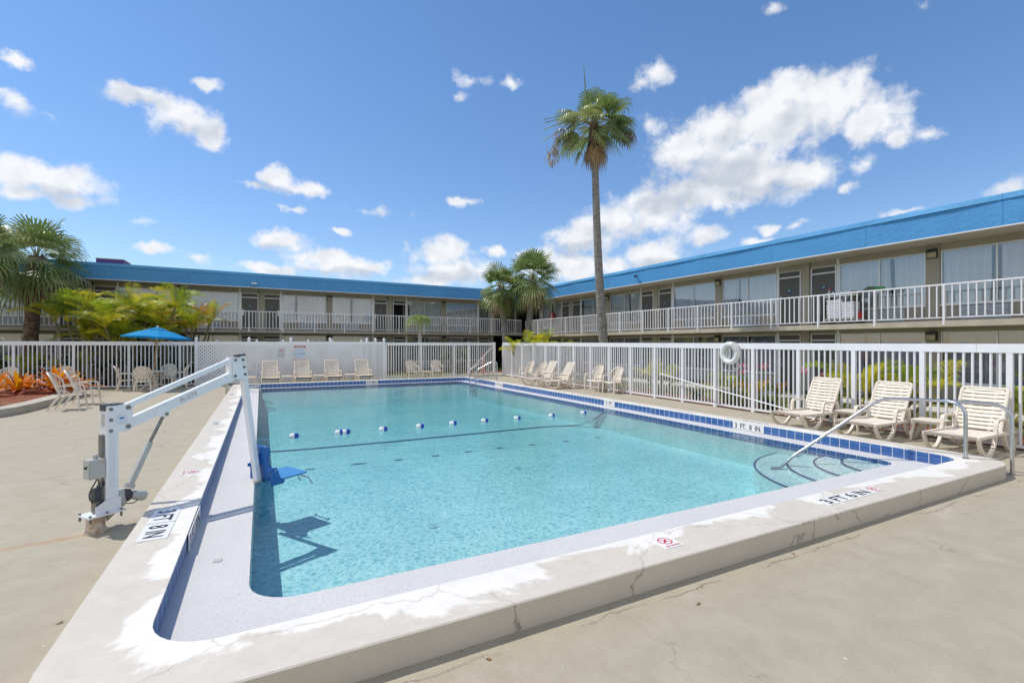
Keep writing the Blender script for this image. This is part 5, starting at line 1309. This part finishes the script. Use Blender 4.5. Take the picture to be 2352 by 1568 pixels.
# ---------------------------------------------------------------- plants
rnd = random.Random(11)
def fan_leaf(mb, base, az_, el_, pet, Rr, nseg=22, spread=2.2, droop=.35, mis=(0,), tipdroop=.5, w=.035, stem=None, roll=0):
    """palmate leaf: petiole then blades in a folded fan"""
    d = Vector((math.cos(az_)*math.cos(el_), math.sin(az_)*math.cos(el_), math.sin(el_)))
    side = Vector((-math.sin(az_), math.cos(az_), 0)); up = side.cross(d); up = -up if up.z < 0 else up
    if roll: side = (side*math.cos(roll)+up*math.sin(roll)).normalized(); up = side.cross(d); up = -up if up.z < 0 else up
    hub = base+d*pet+Vector((0,0,-droop*pet*pet*.35))
    d2 = (d+Vector((0,0,-droop*.6))).normalized(); up2 = side.cross(d2); up2 = -up2 if up2.z < 0 else up2
    if stem is not None: mb.tube([base, base+d*pet*.5+Vector((0,0,-droop*pet*pet*.08)), hub], [.022,.015,.012], 4, stem, cap=False)
    mi = rnd.choice(mis)
    for i in range(nseg):
        f = -1+2*i/(nseg-1); a = f*spread/1.0; r = Rr*(1-.22*abs(f)**2)*rnd.uniform(.92,1.06)
        bd = d2*math.cos(a)+side*math.sin(a); lift = up2*(.16*abs(math.sin(a)))*1.0
        bd = (bd+lift*.6).normalized(); sd = bd.cross(up2).normalized()
        ww = w*rnd.uniform(.85,1.15)
        p0 = hub+bd*.04; p1 = hub+bd*r*.5+Vector((0,0,-droop*r*r*.10)); p2 = hub+bd*r*.78+Vector((0,0,-droop*r*r*.32-tipdroop*r*.03)); p3 = hub+bd*r*(.97-.12*tipdroop)+Vector((0,0,-droop*r*r*.6-tipdroop*r*.24))
        z1 = up2*ww*.25
        mb.add([p0-sd*.006, p0+sd*.006, p1+sd*ww, p1-sd*ww, p2+sd*ww*.62, p2-sd*ww*.62, p3], [(0,1,2,3),(3,2,4,5),(5,4,6)], mi)
def sabal(loc, h, lean, tr, cr, pet, Rr, n, label, name='cabbage_palm', trunkm='trunk', boots=False, dead=6, az_off=0, olive=.3, droop=.5):
    o = thing(name, label, 'palm tree', loc); top = Vector((lean[0], lean[1], h))
    P = [Vector((0,0,-.1)), Vector((lean[0]*.25, lean[1]*.25, h*.3)), Vector((lean[0]*.65, lean[1]*.65, h*.66)), top]
    mb = MB(); pts = smoothp([tuple(p) for p in P], 8); k = len(pts)
    rs = [tr*(1.12-.15*i/k)*(1+(.05 if boots else .02)*math.sin(i*2.3)+(.12 if boots and i > k*.7 else 0)) for i in range(k)]; mb.tube(pts, rs, 14)
    mb.build('trunk', M[trunkm], o, smooth=60)
    mats = [M['palm_g'], M['palm_g2'], M['palm_d'], M['trunk_brown']]; mb = MB()
    for i in range(n):
        f = (i+.5)/n; el_ = R(82)-f*R(128)+rnd.uniform(-.12,.12); a = i*2.39996+az_off+rnd.uniform(-.2,.2)
        mi = (0,) if rnd.random() > olive else (1,)
        fan_leaf(mb, top+Vector((0,0,rnd.uniform(-.1,.15)-.25*f)), a, el_, pet*rnd.uniform(.65,1.2)*(1-.15*f), Rr*rnd.uniform(.85,1.12), 18, 1.55, droop*(.35+.75*f), mi, .25+f*.6, w=.04, stem=1, roll=rnd.uniform(-.7,.7))
    mb.build('crown', mats, o)
    if dead:
        mb = MB()
        for i in range(dead):
            a = i*2.4+1; fan_leaf(mb, top+Vector((0,0,-.35)), a, R(-55)+rnd.uniform(-.25,.15), pet*.45, Rr*.85, 16, 1.1, .6, (2,), 1.2, .03, stem=3)
        for i in range(26):   # old leaf bases
            a = rnd.random()*2*PI; z = rnd.uniform(-.75,.0); b = top+Vector((math.cos(a)*tr*.7, math.sin(a)*tr*.7, z)); mb.beam(tuple(b), tuple(b+Vector((math.cos(a)*.16, math.sin(a)*.16, .18))), .06, .03, 3)
        mb.build('dead_fronds', mats, o)
    return o
sabal((12.9,25.35,0), 5.15, (-.40,.1), .16, 1, .72, 1.05, 30, 'shorter sabal palm of the corner pair, left of its twin', dead=9, olive=.4)
sabal((13.75,24.75,0), 5.75, (.42,-.2), .17, 1, .95, 1.25, 38, 'taller sabal palm of the corner pair by the fence corner', dead=5, az_off=1.3)
sabal((-9.0,28.3,0), 5.65, (.25,.1), .24, 1, 1.05, 1.3, 36, 'stout sabal palm with brown trunk left of the yellow areca clump', trunkm='trunk_brown', boots=True, dead=16, az_off=.5, olive=.45)
sabal((-9.55,25.75,0), 5.6, (.0,0), .22, 1, .75, 1.05, 30, 'sabal palm cut off by the left edge of the photo', trunkm='trunk_brown', boots=True, dead=8, az_off=2.1)
# tall fan palm
o = thing('fan_palm', 'very tall slender fan palm with a leaning grey trunk behind the right fence', 'palm tree', (12.75,15.8,0))
def ray(x, y, dpt):
    a = (x-1176)/1106.; s_, c_ = math.sin(YAW), math.cos(YAW); r = a*dpt
    return Vector((r*c_+dpt*s_, dpt*c_-r*s_, 1.8-(y-790)/1106.*dpt))
tp = [ray(x,y,19.9) for x,y in ((1402,868),(1386,782),(1377,650),(1371,520),(1367,390),(1364,285))]
org = Vector((12.75,15.8,0)); tp = [p-org for p in tp]; tp[0].z = -.05
mb = MB(); pts = smoothp([tuple(p) for p in tp], 8); k = len(pts); mb.tube(pts, [.22-.10*(i/k)**.8 for i in range(k)], 16); mb.build('trunk', M['trunk'], o, smooth=60)
top = tp[-1]; mb = MB(); mats = [M['palm_g'], M['palm_g2'], M['palm_d'], M['trunk_brown'], M['palm_p']]
rt = Vector((math.cos(YAW), -math.sin(YAW), 0)); fw = Vector((math.sin(YAW), math.cos(YAW), 0))
def leaf_dir(mb, dx, dz, dy, pet, Rr, mi=(0,), dr=.36, td=.8, n=26, sp_=1.9, base=None):
    v = rt*dx+fw*dy+Vector((0,0,dz)); fan_leaf(mb, base or top, math.atan2(v.y,v.x), math.atan2(v.z, math.hypot(v.x,v.y)), pet, Rr, n, sp_, dr, mi, td, .036, stem=1)
for dx, dz, dy, pet, Rr, mi in ((.0,1,-.1,.9,1.0,0),(.35,1,.2,.95,1.0,0),(-.15,1,.5,.7,.8,0),(.9,.75,-.2,1.05,1.05,0),(1,.35,.3,1.1,1.05,0),(.9,.5,.9,.8,1,0),(-.9,.55,.2,1.0,1.0,0),(-1,.25,-.4,.85,1.0,1),(-.5,.1,-1,.5,.85,1),(.3,-.05,-1,.55,.85,0),(.8,.05,-.8,.8,.95,0),(1,-.15,.1,1.0,1.0,0),(1,-.45,-.3,.9,1.0,0),(.7,-.75,-.4,.8,.95,0),(.45,-.9,-.5,.7,.9,1),(-.9,-.25,-.2,.9,1.0,0),(-1,-.5,.3,.95,1.0,0),(-.75,-.75,-.3,1.0,.8,1),(-.6,-.3,.8,.8,1,0),(.1,.3,1,.7,.95,0),(.5,.8,-.5,.8,.9,0),(-.3,.7,-.8,.4,.75,1),(.6,.2,.7,.8,1,0),(-.55,-1.0,-.1,1.15,.7,1),(.95,.1,-.5,1.0,.8,0)):
    leaf_dir(mb, dx, dz, dy, pet*1.0, Rr*1.02, (mi,))
for dx, dz in ((-1,.42),(-1,.28),(-1,.5),(-1,.05)):   # bare arching leaf ribs on the left, spear on top
    q = [top]+[top+rt*dx*t*2.1+Vector((0,0,(dz*t*2.0-.55*t*t*1.5))) for t in (.3,.6,.85,1.0)]; mb.tube(smoothp([tuple(p) for p in q], 3), .018, 4, 1, cap=False)
mb.tube([tuple(top), tuple(top+rt*-.35+Vector((0,0,1.4))), tuple(top+rt*-.42+Vector((0,0,2.45)))], [.05,.03,.008], 5, 0)
mb.build('crown', mats, o)
mb = MB()
for i in range(10):
    a = i*2.4; fan_leaf(mb, top+Vector((0,0,-.35-.04*i)), a, R(-66)+rnd.uniform(-.25,.25), .25, .92, 14, .8, .5, (2,), 1.0, .032, stem=3)
mb.tube([tuple(top+Vector((0,0,-1.5))), tuple(top+Vector((0,0,-.7))), tuple(top+Vector((0,0,.2)))], [.16,.24,.17], 10, 3); mb.build('dead_skirt', mats, o)
mb = MB()
for (dx, dz) in ((-1.45,-.15),(-1.6,-.65),(-1.75,-1.05),(-1.15,-.1),(1.35,-.25),(1.5,-.1)):
    e = top+rt*dx+Vector((0,0,dz-.15)); mb.tube(smoothp([tuple(top), tuple(top+rt*dx*.5+Vector((0,0,dz*.3+.25))), tuple(e)], 4), .012, 4, 3)
    for i in range(70):
        c = e+Vector((rnd.gauss(0,.13), rnd.gauss(0,.13), rnd.uniform(-.42,.10))); mb.tube([tuple(c), tuple(c+Vector((rnd.gauss(0,.05), rnd.gauss(0,.05), -.20)))], [.014,.004], 3, 4 if dx < 0 else 2, cap=False)
mb.build('flower_stalk', mats, o)

def pinnate(mb, base, az_, el_, Ln, g, nl, ll, mi, lw=.018, stem=0, vang=.5):
    d = Vector((math.cos(az_)*math.cos(el_), math.sin(az_)*math.cos(el_), math.sin(el_))); side = Vector((-math.sin(az_), math.cos(az_), 0))
    P = lambda s: base+d*Ln*s+Vector((0,0,-g*Ln*s*s))
    pts = [P(i/8) for i in range(9)]; mb.tube(pts, [.016-.0015*i for i in range(9)], 4, stem, cap=False)
    for i in range(nl):
        s = .18+.80*i/(nl-1); p = P(s); t = (P(min(1,s+.02))-P(s-.02)).normalized(); up = side.cross(t); up = -up if up.z < 0 else up
        l = ll*(.55+.45*math.sin(PI*min(1,(s-.1)/.85)))*rnd.uniform(.8,1.12)*(1-.35*max(0,s-.75)/.25)
        for sg in (-1, 1):
            q = (side*sg*1.0+t*rnd.uniform(.55,.95)+up*(vang+rnd.uniform(-.2,.2))).normalized(); e1 = p+q*l*.55; e2 = p+q*l*.95+Vector((0,0,-l*.38)); wd = t.cross(up).cross(q); wd = t*1.0
            mb.add([p-wd*lw*.4, p+wd*lw*.4, e1+wd*lw*.75, e1-wd*lw*.75, e2], [(0,1,2,3),(3,2,4)], mi)
def areca(loc, label, n, Ln, hstem, spread, mats_w, name='areca_palm', group=None, stems=9, sc=1.0, base_h=.0):
    o = thing(name, label, 'palm shrub', loc); mats = [M['areca_g'], M['areca_y'], M['areca_d'], M['areca_o']]
    heads = []
    smb = MB()
    for i in range(stems):
        a = i*2.4+rnd.random(); r = spread*math.sqrt((i+.5)/stems)*.5; b = Vector((math.cos(a)*r*.6, math.sin(a)*r*.6, 0)); h = hstem*rnd.uniform(.55,1.05)
        t_ = b+Vector((math.cos(a)*r*.9, math.sin(a)*r*.9, h)); smb.tube([tuple(b), tuple(b.lerp(t_,.5)+Vector((0,0,.05))), tuple(t_)], [.055,.045,.04], 7); heads.append((t_, a))
    smb.build('stem', M['stem'], o, smooth=60)
    mb = MB()
    for i in range(n):
        t_, a0 = heads[i % len(heads)]; a = a0+rnd.gauss(0,1.1)+ (i//len(heads))*1.9; el_ = R(rnd.uniform(38,84)); u = rnd.random(); mi = 0
        for j, w_ in enumerate(mats_w):
            if u < w_: mi = j; break
            u -= w_
        pinnate(mb, t_, a, el_, Ln*rnd.uniform(.8,1.15), rnd.uniform(.30,.62), 44, .52*sc, mi, .0085*max(sc,.8), stem=1)
    mb.build('fronds', mats, o)
    return o
gy = 'areca palms behind the left fence'
areca((-6.2,26.8,0), 'broad areca palm clump just right of the stout sabal trunk', 140, 1.8, 2.9, 2.3, (.38,.36,.24,.02), group=gy, stems=12)
areca((-4.9,26.9,0), 'areca palm clump directly above the blue umbrella', 160, 1.8, 3.3, 2.7, (.42,.34,.20,.04), group=gy, stems=13)
areca((-3.4,27.0,0), 'orange-tinged areca palm clump beside the lattice fence', 110, 1.7, 2.6, 2.2, (.28,.22,.22,.28), group=gy, stems=10)
areca((-7.7,26.4,0), 'low arching areca at the foot of the stout sabal', 14, 1.5, .6, 1.2, (.35,.35,.3,.0), stems=6)
areca((13.35,22.3,0), 'bright yellow areca just right of the corner palms', 40, 1.3, 1.9, 2.2, (.45,.45,.1,0), stems=8, sc=.8)
areca((12.95,13.2,0), 'thin yellow areca behind the right fence near the grey trunk', 12, 1.1, .7, .9, (.3,.5,.2,0), stems=5, sc=.75)
areca((13.0,10.2,0), 'orange and green areca behind the fence left of the pink lilies', 12, .9, .45, .8, (.3,.4,.2,.1), stems=5, sc=.7)
areca((13.4,6.2,0), 'large yellow areca behind the right fence between two loungers', 28, 1.35, .75, 1.5, (.30,.28,.30,.12), stems=10, sc=.95)
areca((13.4,3.1,0), 'green and yellow areca at the right edge of the photo', 20, 1.2, .45, 1.3, (.35,.3,.3,.05), stems=7, sc=.9)
areca((12.7,8.9,0), 'small areca between the lilies and the life ring', 12, .75, .35, .7, (.3,.45,.15,.1), stems=4, sc=.65)
# young feathery palm behind the far fence
o = thing('queen_palm', 'small feathery palm with a pale trunk behind the far picket fence', 'palm tree', (8.2,27.4,0))
mb = MB(); mb.tube([(0,0,0),(.02,0,1.4),(0,0,3.15)], [.13,.11,.09], 12); mb.build('trunk', simple('pale_trunk', (.50,.48,.44), .8, c2=(.30,.28,.25), scale=8), o, smooth=60)
mb = MB()
for i in range(19): pinnate(mb, Vector((0,0,3.1)), i*2.4, R(rnd.uniform(45,85)), 1.55, rnd.uniform(.85,1.35), 30, .36, 0, .012, stem=0, vang=.1)
mb.build('fronds', [M['queen']], o)
# small fan palm low on the left
o = thing('young_palm', 'low dark fan palm behind the left end of the fence', 'palm', (-9.6,26.0,0)); mb = MB()
for i in range(14): fan_leaf(mb, Vector((0,0,1.35)), i*2.4, R(rnd.uniform(5,75)), .35, .75, 18, 1.5, .2, (0,), .1, .022, stem=0)
mb.build('crown', [M['palm_g']], o); mb = MB(); mb.tube([(0,0,0),(0,0,1.4)], .09, 10); mb.build('stem', M['trunk_brown'], o)

def shrub(loc, size, n, label, ms, name='shrub', leaf=.07, flowers=0):
    o = thing(name, label, 'shrub', loc); mb = MB()
    cl = [(Vector((rnd.gauss(0,.45)*size[0], rnd.gauss(0,.45)*size[1], abs(rnd.gauss(.5,.28))*size[2])), rnd.uniform(.18,.36)*min(size)) for _ in range(int(10+size[0]*6))]
    for i in range(n):
        c, r = rnd.choice(cl); v = Vector((rnd.gauss(0,1), rnd.gauss(0,1), rnd.gauss(0,1))).normalized()*r*rnd.uniform(.7,1.1); p = c+v
        p.z = max(p.z, .03); a = Vector((rnd.gauss(0,1), rnd.gauss(0,1), rnd.gauss(0,.6))).normalized(); b = a.cross(v.normalized()+Vector((0,0,.3))).normalized(); l = leaf*rnd.uniform(.7,1.3)
        mb.add([p-a*l, p+b*l*.42, p+a*l, p-b*l*.42], [(0,1,2,3)], rnd.choice((0,0,0,1)))
    for i in range(flowers):  # small white flecks set on the front of the foliage
        c, r = rnd.choice(cl); v = Vector((rnd.gauss(0,.6), -1, rnd.gauss(0,.6))).normalized()*r*1.1; p = c+v; l = .035
        mb.add([p+Vector((-l,0,0)), p+Vector((0,0,-l)), p+Vector((l,0,0)), p+Vector((0,0,l))], [(0,1,2,3)], 2)
    mb.build('foliage', ms+[M['white_fleck']], o)
    mb = MB()
    for i in range(7): a = i*.9; mb.tube([(0,0,0),(math.cos(a)*size[0]*.3, math.sin(a)*size[1]*.3, size[2]*.5)], .018, 5)
    mb.build('branches', M['trunk_brown'], o); return o
sd2 = [M['shrub_d'], M['shrub_g']]
for i, (x, lb) in enumerate(((-11.4,'dark hedge bush at the far left end of the picket fence'),(-9.4,'dark hedge bush behind the orange bromeliads'),(-7.4,'dark hedge bush with white flecks behind the low armchairs'),(-5.6,'dark hedge bush left of the umbrella pole'),(-4.0,'dark hedge bush behind the umbrella table'),(-2.9,'dark hedge bush beside the lattice post'))):
    shrub((x,25.9,0), (1.2,.5,1.55), 1500, lb, sd2, 'hedge_bush', .085, 40 if i in (2,3,5) else 8)
shrub((10.6,27.6,0), (1.0,.7,1.5), 2200, 'green bush behind the gate at the far corner', [M['shrub_g'], M['lily']], 'shrub', .085, 26)
shrub((13.0,23.2,0), (.5,1.2,1.1), 900, 'light green bush behind the far end of the right fence', [M['shrub_g'], M['lily']], 'shrub', .08)

def strap(mb, base, az_, el_, Ln, w, g, mi, seg=5, tw=0):
    d = Vector((math.cos(az_)*math.cos(el_), math.sin(az_)*math.cos(el_), math.sin(el_))); side = Vector((-math.sin(az_), math.cos(az_), 0)); prev = None
    for i in range(seg+1):
        s = i/seg; p = base+d*Ln*s+Vector((0,0,-g*Ln*s*s)); ww = w*(.75+.5*s if s < .6 else 1.05*(1-(s-.6)/.4)**.6+.02)
        tt = (d+Vector((0,0,-2*g*s))).normalized(); up = side.cross(tt); up = -up if up.z < 0 else up
        cur = [p-side*ww+up*ww*.35, p, p+side*ww+up*ww*.35]
        if prev: mb.add(prev+cur, [(0,1,4,3),(1,2,5,4)], mi)
        prev = cur
def bromeliad(loc, label, n, Ln, w=.035):
    o = thing('bromeliad', label, 'plant', loc); mb = MB()
    for i in range(n):
        f = i/n; strap(mb, Vector((0,0,.03)), i*2.4, R(82-66*f+rnd.uniform(-5,5)), Ln*rnd.uniform(.8,1.1)*(.8+.3*f), w*rnd.uniform(.85,1.15), .25+.15*f, rnd.choice((0,0,1,1,2) if f < .75 else (0,2,2)))
    mb.build('leaves', [M['brom_o'], M['brom_y'], M['brom_r']], o); mb = MB(); mb.lathe([(0,0),(.06,0),(.05,.12),(0,.14)], 8); mb.build('core', M['brom_r'], o); return o
for x, y, z, n, ln, lb in ((-6.1,21.3,.2,30,1.45,'large orange bromeliad in the middle of the planter'),(-5.8,21.9,.2,24,.95,'orange bromeliad at the right end of the planter clump'),(-6.0,22.4,.2,18,.8,'small orange bromeliad behind the planter clump'),(-6.9,20.9,.22,26,1.2,'orange bromeliad left of the largest one'),(-7.2,19.6,.2,22,1.0,'orange bromeliad at the left frame edge, nearest the camera'),(-7.6,21.3,.2,24,1.25,'orange bromeliad cut off by the left frame edge'),(-5.95,20.8,.2,20,.75,'reddish bromeliad tucked beside the large orange one'),(-7.0,22.0,.22,20,.8,'orange bromeliad at the back of the planter')):
    bromeliad((x,y,z), lb, n, ln, .062 if ln > .9 else .05)
st_ = thing('landscape_light', 'small round black spotlight in the planter mulch', 'garden light', (-6.15,17.35,.18)); mb = MB(); mb.tube([(0,0,.02),(0,0,.08)], .02, 6); mb.tube([(-.03,.05,.10),(.05,-.08,.11)], [.06,.075], 14); mb.build('housing', M['lamp_black'], st_, smooth=40); mb = MB(); mb.tube([(.05,-.08,.11),(.053,-.085,.111)], .06, 14); mb.build('lens', M['lamp_glass'], st_)
def lily(loc, label, n=26, Ln=.75, fl=2):
    o = thing('crinum_lily', label, 'flowering plant', loc); mb = MB()
    for i in range(n): strap(mb, Vector((rnd.gauss(0,.10), rnd.gauss(0,.10), 0)), i*2.4+rnd.random(), R(rnd.uniform(50,84)), Ln*rnd.uniform(.75,1.15), .028, rnd.uniform(.3,.75), 0, 6)
    mb.build('leaves', [M['lily']], o)
    for i in range(fl):
        a = rnd.random()*6; t_ = Vector((math.cos(a)*.2, math.sin(a)*.2, rnd.uniform(.95,1.2))); mb = MB(); mb.tube([(0,0,0), tuple(t_*.5+Vector((0,0,.05))), tuple(t_)], .012, 5); mb.build('flower_stalk', M['lily'], o)
        mb = MB()
        for j in range(11):
            c = t_+Vector((rnd.gauss(0,.06), rnd.gauss(0,.06), rnd.gauss(0,.04)))
            for q in range(5): b = q*1.257; l = .055; mb.add([c, c+Vector((math.cos(b)*l,math.sin(b)*l,.01)), c+Vector((math.cos(b+.5)*l*.8,math.sin(b+.5)*l*.8,.04))], [(0,1,2)])
        mb.build('flower', M['pink'], o)
    return o
lily((12.5,11.15,0), 'green lily clump behind the fence at the left end of the lily row', 34, .9, 0)
lily((12.45,9.6,0), 'lily clump with tall pink flowers left of the life ring', 44, .95, 2)
lily((12.4,8.5,0), 'lily clump with pink buds below the life ring', 36, .85, 1)
lily((12.45,7.55,0), 'lily clump with pink flowers behind the first lounger', 46, .95, 2)
lily((12.5,6.95,0), 'lily clump with low pink blooms just right of its neighbour', 40, .85, 1)
lily((12.3,15.9,0), 'sparse lily behind the far loungers', 14, .6, 0)

# grass blades and ground litter
mb = MB()
for i in range(15000):
    x = rnd.uniform(12.7,15.7); y = rnd.uniform(1,23)
    if rnd.random() < .25: x = rnd.uniform(-2,11); y = rnd.uniform(25.05,26.6)
    a = rnd.random()*6.28; h = rnd.uniform(.04,.11); w = .008
    mb.add([(x-math.cos(a)*w,y-math.sin(a)*w,0),(x+math.cos(a)*w,y+math.sin(a)*w,0),(x+rnd.gauss(0,.03),y+rnd.gauss(0,.03),h)], [(0,1,2)])
tag(mb.build('grass', M['blade']), 'short patchy grass behind the picket fences', 'grass', kind='stuff')
lf = simple('dry_leaf', (.25,.11,.04), .8)
for i, (x, y, lb) in enumerate(((2.68,2.36,'curled brown leaf on the deck in front of the pool curb, middle'),(4.05,2.55,'brown leaf fragment by the curb shadow near the no diving tile'),(1.15,2.5,'orange brown leaf scrap beside the curb shadow'),(-1.15,4.1,'dark dry leaf on the deck left of the near pool corner'),(-1.75,4.35,'small brown leaf on the left deck'))):
    o = thing('dry_leaf', lb, 'leaf', (x,y,.004), i*1.1); o.scale = (.7,.7,.7); mb = MB(); mb.add([(-.03,0,.004),(-.01,.010,.0),(.02,.008,.012),(.035,0,.004),(.02,-.009,.0),(-.01,-.010,.010)], [(0,1,5),(1,2,4,5),(2,3,4)]); mb.build('blade', lf, o); mb = MB(); mb.tube([(.035,0,.004),(.055,.004,.002)], .0012, 4); mb.build('stalk', lf, o)
